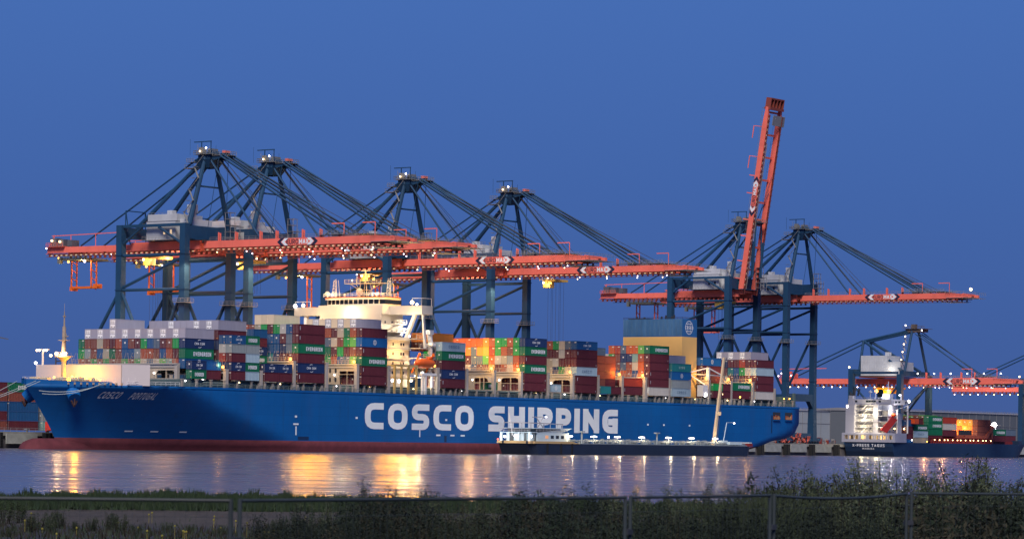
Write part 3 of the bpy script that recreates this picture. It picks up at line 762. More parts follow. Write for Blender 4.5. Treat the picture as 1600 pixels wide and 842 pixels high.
# crane pedestal post aft of the balconies
b = MB(); b.tube((-3.5, 68.2, 24), (-3.5, 68.2, 35.0), .7, 10); b.box(-5, -2, 67.2, 69.0, 33.6, 34.4); b.tube((-3.5, 68.2, 34), (-3.5, 67.6, 38.2), .8, 8); b.box(-4.6,-2.4,66.4,68.4,37.2,38.6)
b.build('provision_crane', WHITE, SHIP)
# lifeboat in davits
b = MB(); N = 16; rings = []
for i in range(N+1):
    k = i/N*2-1; r = sqrt(max(0.0, 1-abs(k)**2.6)); rings.append([(-1.8+1.6*r*cos(a), 63.3+4.9*k, 28.1+(1.45 if sin(a) > 0 else 1.7)*r*sin(a)) for a in [2*pi*j/10 for j in range(10)]])
V = [p for r in rings for p in r]; b.raw(V, [(i*10+j, i*10+(j+1) % 10, (i+1)*10+(j+1) % 10, (i+1)*10+j) for i in range(N) for j in range(10)])
b.box(-2.6, -1.0, 64.6, 66.4, 29.2, 30.2)
lb = b.build('lifeboat', mat('lifeboat orange', (.72, .12, .015), .45, var=.06), SHIP, smooth=True)
b = MB()
for y in (59.8, 66.8): b.beam((-4.2, y, 25), (-1.2, y, 31.2), .35, .5); b.beam((-1.2, y, 31.2), (-.9, y, 30.2), .3, .4); b.tube((-1.4, y, 30.8), (-1.8, y, 29), .06, 4)
b.build('davit', ORANGE, SHIP)
# white gantry posts at the deck edge below the lifeboat
b = MB(); 
for y in (62.6, 66.0, 69.3): b.box(-1.4, -.7, y-.35, y+.35, 18.1, 24.2)
b.box(-1.5, -.6, 60.6, 70.2, 24.2, 25.0); b.box(-1.4,-.7,60.8,61.3,18.1,24.2); b.build('boarding_gantry', WHITE, SHIP)
# flood lights on the house
for p, w, c in (((-3.2, 60.5, 47.4), 8500, (1, .50, .10)), ((-48.3, 60.5, 47.2), 2600, (1, .66, .30)), ((-3.4, 64, 27.2), 2400, (1, .85, .6)), ((-9, 44.2, 25.5), 3200, (1, .55, .13)),
                ((-3, 54, 31.0), 2000, (1, .60, .2)), ((-12, 57, 33.6), 1500, (1, .9, .8)), ((-4.4, 63.5, 22.5), 2000, (1, .85, .6)), ((-7, 60, 39.3), 2600, (1, .88, .7)),
                ((-34, 54.6, 50.6), 1700, (1, .72, .35)), ((-16, 54.6, 50.6), 1700, (1, .72, .35)), ((-25, 51, 43.2), 4200, (1, .68, .34)), ((-40, 50, 40.5), 2600, (1, .68, .34)), ((-24, 57.5, 55.5), 900, (1, .6, .15)),
                ((-2.0, 56, 41), 1800, (1, .74, .42))):
    point_light('flood_light', p, w, c, .5, SHIP)
for p, r, m in (((-3.4, 58.3, 46.9), .6, L_WARMW), ((-47.6, 58.3, 46.5), .55, L_WARMW), ((-50.9, 58.2, 46.4), .6, L_WHITE), ((-1.7, 58.6, 46.3), .35, L_WHITE), ((-1.8, 62, 24.9), .5, L_WHITE), ((-3.0, 57.8, 22.6), .55, L_WARMW), ((-4.4, 50.4, 22.4), .5, L_WHITE),
                ((-2.6, 66.7, 34.2), .35, L_WARMW), ((-6.2, 56, 22.3), .45, L_WHITE), ((-3.4, 60.5, 28.2), .4, L_WARMW), ((-6, 49.5, 20.9), .5, L_WARMW), ((-6.4, 61, 36.5), .3, L_WHITE), ((-9, 60.5, 37), .3, L_WHITE)):
    lamp_part(house, p, r, m)
# added orange spots without fittings, only for the gold patches on the water
for y_, z_, w_ in ((-2, 25.4, 3600), (2.5, 24.6, 4600), (7, 26, 4600), (11.5, 24.8, 3200), (38, 27, 3200), (42, 25, 4200), (46, 27.5, 4400), (50, 26, 4400), (54.5, 28, 3400)):
    spot_light('added_water_spot', (1.0, y_, z_), (300, y_-170, -60), w_*1.05, (1, .38, .0), 75, SHIP, 1.4)
for x_, y_ in ((-10, 54.3), (-34, 54.3)):      # bridge floods lighting the reefers stacked ahead
    spot_light('bridge_flood', (x_, y_, 47.6), (x_, 12, 38), 6000, (1, .66, .30), 80, SHIP, .5)
# equipment frame ahead of the house; yellow lamplight painted into its colour
b = MB()
for x in (-1.2, -4, -7.5): b.box(x-.3, x+.3, 47, 47.6, 18.2, 27.0)
b.box(-8, -1, 46.9, 47.7, 26.6, 27.2); b.box(-8, -1, 47, 47.5, 23.0, 23.4)
for y in (50.5, 54, 58): b.box(-1.3, -.7, y-.3, y+.3, 18.2, 26.6)
b.box(-1.4, -.6, 47, 58.3, 26.6, 27.3); b.box(-1.3, -.7, 47, 58.3, 22.8, 23.1)
b.build('stores_frame', mat('frame lamplit ochre', (.55, .40, .15), .6), SHIP)

# ---- funnel
b = MB(); x0, x1, y0, y1 = -31.0, -5.8, 217.2, 226.8
b.box(x0, x1, y0, y1, 20.4, 42.0, 0); b.box(x0+.001, x1-.001, y0+.001, y1-.001, 42.0, 48.3, 1)
fn = b.build('funnel', [FUNNELY, FUNNELB], SHIP)
b = MB(); nn = 46
for i in range(nn): 
    x = lerp(x0+.2, x1-.2, i/(nn-1)); b.box(x-.1, x+.1, y0-.08, y0, 42.3, 48.2)
b.build('louvre_ribs', mat('louvre weathered blue grey', (.08, .17, .26), .6, var=.3, scale=.6, streak=True), fn)
b = MB()
for (xx, yy, h_) in ((-28, 221, 1.2), (-24, 220, .8), (-18, 222, 1.1), (-15.5, 221, 1.5), (-13.5, 222, 1.2), (-12, 221, 1.6)): b.tube((xx, yy, 48.3), (xx+.3, yy, 48.3+h_), .35, 7); 
b.box(-30, -22, 219, 223, 48.3, 48.7); b.rail([(x0, y0, 48.3), (x1, y0, 48.3), (x1, y1, 48.3)], .6, .05, 2); b.build('exhaust_pipes', DARK, fn)
b = MB()
for q in globe_quads(0, 0, 2.35, .22): b.face([(x1+.03+.01*l, 221.6+u, 45.3+v) for u, v, l in q])
b.build('funnel_emblem', WHITEP, fn)
# ---- white provision crane aft of the funnel and small davit
b = MB()
b.box(-2.4, -1.4, 228.0, 229.0, 18.1, 31.4); b.beam((-1.9, 228.5, 31.2), (-6.9, 222.0, 29.2), .4, .4); b.beam((-1.9, 228.5, 31.2), (-1.2, 236.4, 28.8), .4, .4); b.beam((-6.9, 222, 29.0), (-1.2, 236.4, 28.6), .35, .4)
b.beam((-6.0, 222.6, 28.8), (-1.9, 228.6, 24.4), .4, .4); b.box(-3.4, -.9, 223.8, 227.0, 21, 25)
b.build('stores_crane', WHITE, SHIP)
lamp_part(SHIP, (-1.2, 225.6, 21.6), .8, L_WHITE, 'deck_light'); lamp_part(SHIP, (-1.4, 262, 21.5), .3, L_WARMW, 'deck_light'); lamp_part(SHIP, (-1.2, 237, 22.0), .3, L_WARMW, 'deck_light'); lamp_part(SHIP, (-1.2, 249, 21.2), .4, L_WARM, 'deck_light'); lamp_part(SHIP, (-1.2, 280, 21.2), .25, L_WARM, 'deck_light')
lamp_part(SHIP, (-1.2, 284, 21.3), .25, L_WARM, 'deck_light'); lamp_part(SHIP, (-1.0, 187, 22.5), .3, L_WHITE, 'deck_light')
# aft deck gear
b = MB(); b.box(-40, -2, 273.5, 279, 18.1, 20.2); b.box(-12, -1.6, 281, 287.5, 18.1, 22.0); b.box(-1.9, -1.0, 273, 274, 18.1, 24); b.box(-1.9, -1.0, 287, 288, 18.1, 23.4); b.box(-30, -14, 280, 288, 18.1, 24.5)
b.build('aft_deckhouse', TEALGREY, SHIP)
# mooring lines from the bow and stern
b = MB()
def sag(p, q, dip, r, n=14):
    p, q = Vector(p), Vector(q); pr = p
    for i in range(1, n+1):
        k = i/n; c = p.lerp(q, k)-Vector((0, 0, dip*4*k*(1-k))); b.tube(pr, c, r, 4); pr = c
sag((-22.0, -86.6, 18.9), (-57, -110, 6), 1.5, .09); sag((-21, -86, 18.8), (-57, -114, 6), 2.0, .09); sag((-30, -86, 18.8), (-57, -104, 6), 1.5, .09)
sag((-8.6, -72, 18.7), (-20.8, -86.6, 16.2), 1.2, .10); sag((-9.2, -73, 18.7), (-20.2, -86.0, 15.4), 1.3, .10)
sag((-30, 288.6, 18), (-57, 310, 6), 1.5, .09); sag((-26, 288.6, 18), (-57, 318, 6), 1.5, .09)
b.build('mooring_line', mat('pale rope', (.40, .48, .48), .8, var=0), SHIP)

# ================================================================== CONTAINERS
CC = dict(m=(.105, .022, .036, 'maroon'), n=(.21, .065, .05, 'brown red'), r=(.36, .045, .03, 'red'), o=(.56, .11, .03, 'orange'), p=(.36, .085, .045, 'rust orange'),
          g=(.01, .30, .075, 'green'), G=(.006, .145, .075, 'dark green'), l=(.13, .45, .09, 'light green'), b=(.012, .085, .24, 'blue'), N=(.012, .035, .12, 'navy'),
          s=(.10, .15, .22, 'slate blue'), c=(.55, .48, .38, 'cream'), e=(.40, .36, .28, 'beige'), w=(.46, .46, .44, 'light grey'), a=(.25, .30, .32, 'grey'),
          t=(.02, .20, .22, 'teal'), q=(.20, .36, .33, 'pale teal'), k=(.33, .47, .56, 'pale blue'), B=(.01, .12, .36, 'cobalt'), W=(.42, .43, .50, 'white reefer'),
          V=(.34, .34, .42, 'lavender grey reefer'), Z=(.74, .62, .44, 'cream reefer'), Y=(.72, .42, .08, 'yellow'), x=(.85, .28, .05, 'bright orange'))  # Z: warm lamplight painted into the body colour of pale reefers
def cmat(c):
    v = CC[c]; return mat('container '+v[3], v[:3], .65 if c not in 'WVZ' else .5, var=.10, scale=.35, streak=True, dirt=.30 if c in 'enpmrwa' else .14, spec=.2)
CONT = {}
def container_mesh(L, H, c):
    key = (L, H, c)
    if key in CONT: return CONT[key]
    b = MB(); w = 1.219
    p = .16
    for x in (-w, w-p):
        for y in (0, L-p): b.box(x, x+p, y, y+p, 0, H)
    for x in (-w, w-p+.02):
        b.box(x, x+p-.02, p, L-p, 0, .14); b.box(x, x+p-.02, p, L-p, H-.12, H)
    for y in (0, L-p+.02):
        b.box(-w+p, w-p, y, y+p-.02, 0, .14); b.box(-w+p, w-p, y, y+p-.02, H-.14, H)
    b.box(-w+.02, w-.02, .02, L-.02, H-.05, H-.03); b.box(-w+.05, w-.05, .05, L-.05, .04, .08)
    if c in 'WVZ':
        b.box(-w+.04, w-.04, .08, L-.06, .1, H-.06)
    else:
        n = 18 if L > 8 else 9
        for sg in (-1, 1):      # corrugated long sides
            xo, xi = sg*(w-.03), sg*(w-.10); y = p; st = (L-2*p)/n
            for i in range(n):
                ys = (y, y+st*.3, y+st*.5, y+st*.8, y+st); xs = (xo, xo, xi, xi, xo)
                for a in range(4):
                    q = [(xs[a], ys[a], .12), (xs[a+1], ys[a+1], .12), (xs[a+1], ys[a+1], H-.1), (xs[a], ys[a], H-.1)]; b.face(q if sg > 0 else q[::-1])
                y += st
        b.box(-w+p, w-p, L-.12, L-.08, .12, H-.1)
    CONT[key] = b.mesh('shipping_container', cmat(c)); return CONT[key]
DOORS = {}
MARK = mat('door marking', (.75, .72, .65), .5, var=0); BARG = mat('lock bar', (.30, .30, .30), .4, var=0); MORG = mat('orange sticker', (.85, .35, .05), .5, var=0)
def door_mesh(H, c, v):
    key = (H, c, v)
    if key in DOORS: return DOORS[key]
    b = MB(); w = 1.05
    if c in 'WVZ':
        b.box(-w, w, .03, .10, .15, H-.15, 0)
        if v < 2:
            b.box(-w+.15, w-.15, .0, .03, 1.55, H-.35, 3); b.box(-w+.15, w-.15, -.0, .03, .3, 1.3, 3)
            b.box(-.8, .8, -.02, .0, 1.9, 1.96, 1); b.box(-.62, -.5, -.02, 0, 1.6, 2.5, 1); b.box(.1, .22, -.02, 0, 1.3, 2.3, 1); b.box(-.7, -.1, -.03, .0, .45, .7, 1); b.box(.55, .8, -.03, .0, .4, .65, 4)
    else:
        b.box(-w, -.012, .06, .10, .15, H-.15, 0); b.box(.012, w, .06, .10, .15, H-.15, 0)
        for x in (-.8, -.3, .3, .8): b.box(x-.025, x+.025, .02, .06, .12, H-.12, 1)
        if v in (0, 3): b.box(.15, .95, .045, .06, H-.62, H-.35, 2)
        if v == 1: b.box(-.25, .3, .045, .06, H*.5, H*.5+.5, 2)
        if v in (2, 0): b.box(.55, .85, .04, .058, .3, .55, 5)
        for z in (.5, H/2, H-.5): b.box(-w-.05, -w+.06, .03, .07, z-.06, z+.06, 1); b.box(w-.06, w+.05, .03, .07, z-.06, z+.06, 1)
    DOORS[key] = b.mesh('door', [cmat(c), BARG, MARK, mat('reefer unit pale', (.86, .88, .88), .5, var=0), DARK, MORG]); return DOORS[key]
LOGOS = {}
LG = {'E': WHITEP, 'C': WHITEP, 'K': mat('logo dark blue', (.03, .10, .25), .5, var=0), 'O': WHITEP, 'R': BARG, 'M': WHITEP, 'D': WHITEP, 'Q': mat('yellow green logo', (.5, .5, .2), .5, var=0), 'H': mat('pale green lettering', (.38, .62, .55), .5, var=0)}
def logo_mesh(kind, L, H):
    key = (kind, L, H)
    if key in LOGOS: return LOGOS[key]
    q = []
    def put(txt, h, y0, z0, th=.2, wide=1.0, gap=.22, maxw=None):
        t, w_ = text_quads(txt, h, th=th, wide=wide, gap=gap); k = 1 if not maxw or w_ < maxw else maxw/w_
        for f in t: q.append([(y0+(u-w_/2)*k, z0+v, l) for u, v, l in f])
    if kind == 'E': put('EVERGREEN', H*.42, L*.60 if L > 8 else L*.5, H*.27, th=.24, wide=1.05, gap=.16, maxw=L*.62)
    elif kind in 'CD':
        put('CMA CGM', H*.25, L*.5, H*.38, th=.2, wide=1.05, maxw=L*.42)
        for (a0, a1) in ((1.15, 2.35), (4.25, 5.45)): q += [[(u, v, 3) for u, v, l in f] for f in arc_quads(L*.5, H*.5, H*.40, .05*H, a0, a1, 8)]
        if kind == 'C' and L > 8: put('REEFER', H*.1, L*.82, H*.2, th=.2) if False else None
    elif kind == 'K': put('COSCO', H*.3, L*.5, H*.35, th=.16, wide=1.2, gap=.65)
    elif kind == 'O': q += globe_quads(L*.5, H*.5, H*.27, .12)
    elif kind == 'H': put('UNI HYPN', H*.34, L*.5, H*.33, th=.2, wide=1.1, maxw=L*.5) if False else put('CHINA', H*.3, L*.55, H*.33, th=.2, wide=1.1) if False else put('HYPN', H*.34, L*.5, H*.33, th=.22, wide=1.2, gap=.3)
    elif kind in 'M':
        for i in range(4): q.append([(.55, H*.4+i*.28, 0), (.8, H*.4+i*.28, 0), (.8, H*.4+i*.28+.2, 0), (.55, H*.4+i*.28+.2, 0)])
    elif kind == 'R': q.append([(L-.9, .35, 0), (L-.55, .35, 0), (L-.55, .9, 0), (L-.9, .9, 0)])
    b = MB()
    for f in q: b.face([(1.235+.006*l, u, v) for u, v, l in f])
    LOGOS[key] = b.mesh('lettering', LG[kind]); return LOGOS[key]
ORD = ['first', 'second', 'third', 'fourth', 'fifth', 'sixth', 'seventh', 'eighth', 'ninth', 'tenth', 'eleventh', 'twelfth', 'thirteenth', 'fourteenth', 'fifteenth', 'sixteenth', 'seventeenth', 'eighteenth']
rc = random.Random(11)
WORDS = {'E': ' lettered EVERGREEN', 'C': ' lettered CMA CGM', 'D': ' lettered CMA CGM', 'K': ' lettered COSCO', 'O': ' with globe emblem', 'H': ' with pale lettering'}
LABELS = set()
def container(x, y, z, L, H, c, logo, where, group, rz=RZ, detail=True):
    "x = -t of the container's centre line, y = s of its forward end; where = phrase that says which one"
    p = W(y, -x, z)
    lab = CC[c][3] + (WORDS.get(logo, '') if logo else '')
    label = lab[0:1].lower()+lab[1:] + (' container, ' if L > 8 else ' short container, ') + where
    if label in LABELS: print('DUP', label)
    LABELS.add(label)
    o = thing('shipping_container', label, 'container', p, rz, group, container_mesh(L, H, c))
    if detail: link('refrigeration_unit' if c in 'WVZ' else 'door', door_mesh(H, c, 0 if c == 'W' else (rc.randrange(2, 5) if c in 'VZ' else rc.randrange(5))), o)
    if logo: link('lettering', logo_mesh(logo, L, H), o)
    elif c == 'm' and L > 8: link('side_marking', logo_mesh('M' if rc.random() < .7 else 'R', L, H), o)['kind'] = 'stuff'
    return o
L40, L20, H40, H20, PW = 12.19, 6.06, 2.84, 2.55, 2.47
GRP = 'containers stacked on the blue ship'
def bay(s, t0, name, cols, side=None, base=Z0):
    """cols[k] = string of colours from tier 1 up for row k (0 = nearest the hull side); '.' = nothing built;
    side = logos of row 0 from tier 1 up"""
    for k, col in enumerate(cols):
        for j, c in enumerate(col):
            if c in '.-': continue
            lg = side[j] if (k == 0 and side and j < len(side) and side[j] != '-') else None
            container(-(t0+1.25+k*PW), s, base+j*(H40+.045), L40, H40, c, lg, f'{ORD[j]} tier, {ORD[k]} row from hull side, {name}', GRP)
def bay20(s, t0, name, k, front, aft, lf=None, la=None, base=Z0):
    for part, col, lg, ds in (('forward half', front, lf, 0), ('aft half', aft, la, 6.13)):
        for j, c in enumerate(col):
            if c in '.-': continue
            l = lg[j] if lg and j < len(lg) and lg[j] != '-' else None
            container(-(t0+1.25+k*PW), s+ds, base+j*(H20+.045), L20, H20, c, l, f'{ORD[j]} tier, {ORD[k]} row, {part} of {name}', GRP)
# bay A, behind the breakwater: rows run inboard
A4 = 'sgnmsbgmnbpmnennG'; A3 = 'lmpbnppabbnGebnag'; A2 = 'bpqlcscgngnngngnp'
A5 = ''.join('VW'[i % 2] for i in range(17))
cols = []
for k in range(17):
    c = ['.', A2[k], A3[k], A4[k], A5[k] if k < 16 else '.', '.']
    if k == 11: c[5] = 'W'
    cols.append(''.join(c))
cols[0] = '.bGNV.'
bay(-45, 4.4, 'foremost bay', cols, '-CEC-')
bay20(-45.2, 1.4, 'foremost bay', 0, 'GN', 'mB', 'EC', '--')
# bay B
bay20(-29.7, 0.2, 'second bay', 0, 'mNmab', 'kGkaG', '-C--C', '-E--E')
bay20(-29.7, 0.2, 'second bay', 1, 'mNrwb', 'mNrwb'); bay20(-29.7, 0.2, 'second bay', 2, 'mtaaa', 'mtaaa')
bay(-30, 5.2, 'second bay', ['mtmNmV', '..mNmW', '....sV', '..mNsW', '....mV', '....sV', '..sbmV', '....nW', '....nV', '....nV', '....nV'], '------')
# bay C
bay20(-14.9, 0.2, 'third bay', 0, 'mN', 'mN', '-C', '-C')
bay20(-14.9, 0.2, 'third bay', 4, '......', 'mNGNmb', '------', '--EC--')
bay20(-14.9, 0.2, 'third bay', 5, '......', 'mNGNts')
# bay D
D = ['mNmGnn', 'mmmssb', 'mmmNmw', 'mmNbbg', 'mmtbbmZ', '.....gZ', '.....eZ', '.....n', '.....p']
D[0] = 'mNmGmm'
bay(0, 0.2, 'fourth bay', D, '-C-E--')
# bay E
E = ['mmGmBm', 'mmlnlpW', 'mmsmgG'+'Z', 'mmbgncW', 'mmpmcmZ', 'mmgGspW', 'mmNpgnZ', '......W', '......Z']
E[0] = 'mmGmBm'
bay(30, 0.2, 'bay ahead of bridge', E, '--E-O-')
# bay F
bay(70, 0.2, 'bay behind bridge', ['mNmGk', 'mmmsw', 'mmmgmx', '....nx', '....nx'], '-C-EK')
# bay F2 (fills between)
# bay G
Gc = ['mmGmGN', 'mmopgg', 'mmcanp', 'mmpepg', 'mmmwgg', 'mmYorp', 'mmnlYx', 'mmmsxo', 'mmbsso', 'mmwmxo', 'mmwmmo', '....mo', '....oo', '....oo', '....oo']
Gc[0] = 'mmGmGN'
bay(114.6, 0.2, 'third bay behind bridge', Gc, '--E-EC')
# bay H
bay(144, 0.2, 'fifth bay behind bridge', ['mmkmmb', 'mmcmms', 'mmgmpc'.replace('p', 'w'), 'mmNwmg', 'mmeemp', 'mmreNm', '...emm'], '--K--C')
# bay at 158
bay20(158.6, 0.2, 'sixth bay behind bridge', 0, 't', 'm', '-', '-')
bay20(158.6, 0.2, 'sixth bay behind bridge', 1, 'mnppps', 'mmppp')
# low boxes in the open bays
container(-3.4, 132.0, Z0, L20, H20, 'k', 'O', 'alone under a bay lamp', GRP)
container(-6.5, 100.5, Z0, L20, H20, 'G', 'E', 'alone in an arch opening aft of bridge', GRP)
bay(174.4, 1.6, 'seventh bay behind bridge', ['mr', 'mm', 'mm'])
# bay I
bay(188.2, 0.2, 'bay ahead of funnel', ['wmmmmG', 'mmoopl', 'mmbcqo', 'mmppNo', 'mmosNs', 'mmbnnr', 'mmpngo', '..pgw'], '-----E')
# bay J
bay(202.6, 0.2, 'bay beside funnel', ['kaBt', 'kaNtV', '..NnV'], 'K-OH')
# bay K
bay(230, 5.0, 'bay behind funnel', ['mmmmB', 'mmmms', 'mmnmb'], '----O')
bay20(231, 1.0, 'bay behind funnel', 0, 'mg', 'mm')
bay(244.2, 1.0, 'second bay behind funnel', ['mG', 'ml', 'mm'], '-E')
# bay L
bay(258.6, 0.2, 'aftmost bay', ['wmmkm', 'mwmwmV', 'ammgrW', 'mlNbmV', 'mmmtmW', 'mmamNV', 'mmmNmW'], '-----')
# ================================================================== SHIP-TO-SHORE CRANES
# local frame: x seaward along the boom from the waterside rail, y along the quay, z up from the quay
FR = 10.9; GA = 27.0
def box_part(name, m, parent, *a):
    b = MB(); b.box(*a); return b.build(name, m, parent)
def beam_part(name, m, parent, p, q, w, h, **k):
    b = MB(); b.beam(p, q, w, h, **k); return b.build(name, m, parent)
def tube_part(name, m, parent, p, q, r, n=8, r2=None):
    b = MB(); b.tube(p, q, r, n, 0, r2); return b.build(name, m, parent)
def euromax(b_parent, x0, x1, zc, h, yface, m_navy=NAVY):
    "boom lettering: chevrons, EURO dark, MAX white, on the -y face"
    L = x1-x0; H = h*.70
    q1, w1 = text_quads('EURO', H, th=.17, gap=.14, wide=1.2); q2, w2 = text_quads('MAX', H, th=.24, gap=.12, wide=1.15)
    tot = w1+w2+.15*H; k = (L*.60)/tot; st = x0+L*.20
    for q, off, m, nm in ((q1, 0, DARKRED, 'EURO'), (q2, (w1+.15*H)*k, WHITEP, 'MAX')):
        b = MB()
        for f in q: b.face([(st+off+u*k, yface-.02-.01*l, zc-H/2+v) for u, v, l in f])
        o = b.build('lettering', m, b_parent); o['label'] = 'boom lettering ' + nm
    for cx, sg, m in ((x0, -1, NAVY), (x0+L*.11, -1, WHITEP), (x1-L*.11, 1, WHITEP), (x1, 1, NAVY)):
        b = MB(); a = h*.62; t = h*.62; hh = h*.5
        c = cx-sg*a/2
        b.face([(c, yface-.03, zc+hh), (c-sg*t, yface-.03, zc+hh), (c-sg*t+sg*a, yface-.03, zc), (c+sg*a, yface-.03, zc)][::sg])
        b.face([(c+sg*a, yface-.03, zc), (c-sg*t+sg*a, yface-.03, zc), (c-sg*t, yface-.03, zc-hh), (c, yface-.03, zc-hh)][::sg])
        b.build('chevron', m, b_parent)
def build_boom(parent, x0, x1, z0, z1, gy, lx, nlamp, tip=True):
    boom = MB()       # cross ties and rails joined under the girders
    n = int((x1-x0)/9)
    for i in range(n+1):
        x = lerp(x0+1, x1-2, i/n); boom.box(x-.4, x+.4, -gy+.3, gy-.3, z1-.9, z1-.2)
    boom = boom.build('boom', BOOM_RED, parent)
    for sy in (-1, 1):
        b = MB(); y0, y1 = sy*gy-.55, sy*gy+.55
        b.box(x0, x1-7, y0, y1, z0, z1)
        vs = [(x1-7, y0, z0), (x1-7, y1, z0), (x1, y1, z0+.55), (x1, y0, z0+.55), (x1-7, y0, z1), (x1-7, y1, z1), (x1, y1, z1-.55), (x1, y0, z1-.55)]
        b.raw(vs, [(0, 3, 2, 1), (4, 5, 6, 7), (0, 1, 5, 4), (1, 2, 6, 5), (2, 3, 7, 6), (3, 0, 4, 7)]); b.build('girder', BOOM_RED, boom)
        b = MB(); b.box(x0, x1-3, sy*gy-.35, sy*gy+.35, z0-.22, z0-.02)         # trolley rail with brackets
        x = x0+.6
        while x < x1-3: b.box(x-.10, x+.10, sy*gy-.75, sy*gy+.2, z0-.85, z0-.23); x += 2.2
        b.box(x0, x1-3, sy*gy-1.15, sy*gy-.65, z0-1.05, z0-.95)
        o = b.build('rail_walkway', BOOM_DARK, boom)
        if sy == -1:
            x = x0+1.7; lb = MB()
            while x < x1-4: lb.box(x-.45, x+.4, sy*gy-.70, sy*gy-.62, z0-.68, z0-.42); x += 2.2
            lb.build('light_strip', L_DIM if nlamp else mat('unlit strip cream', (.5, .38, .28), .6, var=0), boom)['kind'] = 'stuff'
    b = MB(); b.rail([(x0+2, -gy, z1), (x1-7, -gy, z1)], 1.1, .05, 2.6, 2); b.rail([(x0+2, gy, z1), (x1-7, gy, z1)], 1.1, .05, 3.6, 1); b.build('railing', STEELGREY, boom)
    # forestay lugs and lamp posts standing on the girder
    b = MB(); lug = [x0+6, x0+13, x0+23, x0+29.5, x0+40, x0+47]
    for x in lug:
        if x < x1-10:
            b.box(x-.2, x+.2, -gy-.5, -gy-.2, z1, z1+2.6); b.box(x-.2, x+.2, -gy+.3, -gy+.6, z1, z1+2.4)
    b.build('stay_lug', BOOM_RED, boom)['kind'] = 'stuff'
    b = MB()
    for x in (x1-20, x1-8): b.tube((x, -gy, z1), (x, -gy, z1+4.0), .14, 5); b.beam((x, -gy, z1+4), (x-4.8, -gy, z1+4.0), .25, .3)
    b.build('davit', BOOM_RED, boom)
    if tip:
        b = MB(); b.box(x1-9, x1+2.5, -gy-1.2, gy+1.2, z0+.2, z0+.32); b.rail([(x1-9, -gy-1.2, z1), (x1+2.5, -gy-1.2, z0+1.3), (x1+2.5, gy+1.2, z0+1.3)], 1.1, .05, 1.6); b.box(x1-12, x1-4, -gy+.6, gy-.6, z0-1.3, z0-1.15); b.box(x1-18, x1-10, -gy-.8, gy, z1+.6, z1+.75)
        b.rail([(x1-18, -gy-.8, z1+.75), (x1-10, -gy-.8, z1+.75)], 1, .05, 1.6)
        b.build('tip_platform', STEELGREY, boom)
    if lx: euromax(boom, lx[0], lx[1], (z0+z1)/2, z1-z0, -gy-.57)
    rl = random.Random(int(x1*7))
    for i in range(nlamp):
        x = lerp(x0+3, x1-6, (i+.3+rl.random()*.5)/nlamp); lamp_part(boom, (x, (-gy-1.3) if i % 2 == 0 else gy-1.2, z0-1.45), .18, L_PINK if i % 3 else L_WARMW)
    return boom
def spreader(parent, x, gy, zg, drop, m=ORANGE, lit=True, name='trolley'):
    t = MB(); t.box(x-5, x+5, -gy-.6, gy+.6, zg-2.2, zg-1.6); t.box(x-6.5, x-5.5, -gy-1.5, -gy, zg-3.4, zg-1.4); t.rail([(x-6.5, -gy-1.2, zg-2), (x+6.5, -gy-1.2, zg-2)], 1.0, .06, 1.3, 2); t.box(x-6.5, x+6.5, -gy-1.4, gy+1.4, zg-2.35, zg-2.22)
    t = t.build(name, mat('trolley olive steel', (.14, .15, .13), .6), parent)
    b = MB(); 
    for dx in (-4.8, 4.0):
        for dy in (-1.4, 1.0):
            b.beam((x+dx, dy, zg-2.2), (x+dx, dy, zg-drop), .38, .38)
        for k in range(4):
            z = lerp(zg-2.4, zg-drop, k/3.2); b.beam((x+dx, -1.4, z), (x+dx, 1.0, z-1.2), .22, .22)
    b.beam((x-5.2, -.2, zg-drop), (x+6.4, -.2, zg-drop), 2.2, .7); b.box(x+5, x+6.4, -1.6, 1.2, zg-drop-.3, zg-drop+1.1); b.box(x-5.4, x-4.4, -1.6, 1.2, zg-drop-1.0, zg-drop+.3)
    s = b.build('spreader_frame', m, t)
    if lit: lamp_part(t, (x+5.5, -gy-1.3, zg-2.9), .4, L_PINK); lamp_part(t, (x-2, -gy-1, zg-2.9), .35, L_WARM); lamp_part(t, (x-6, -gy-1.4, zg-1.6), .28, L_WARM)
    return t
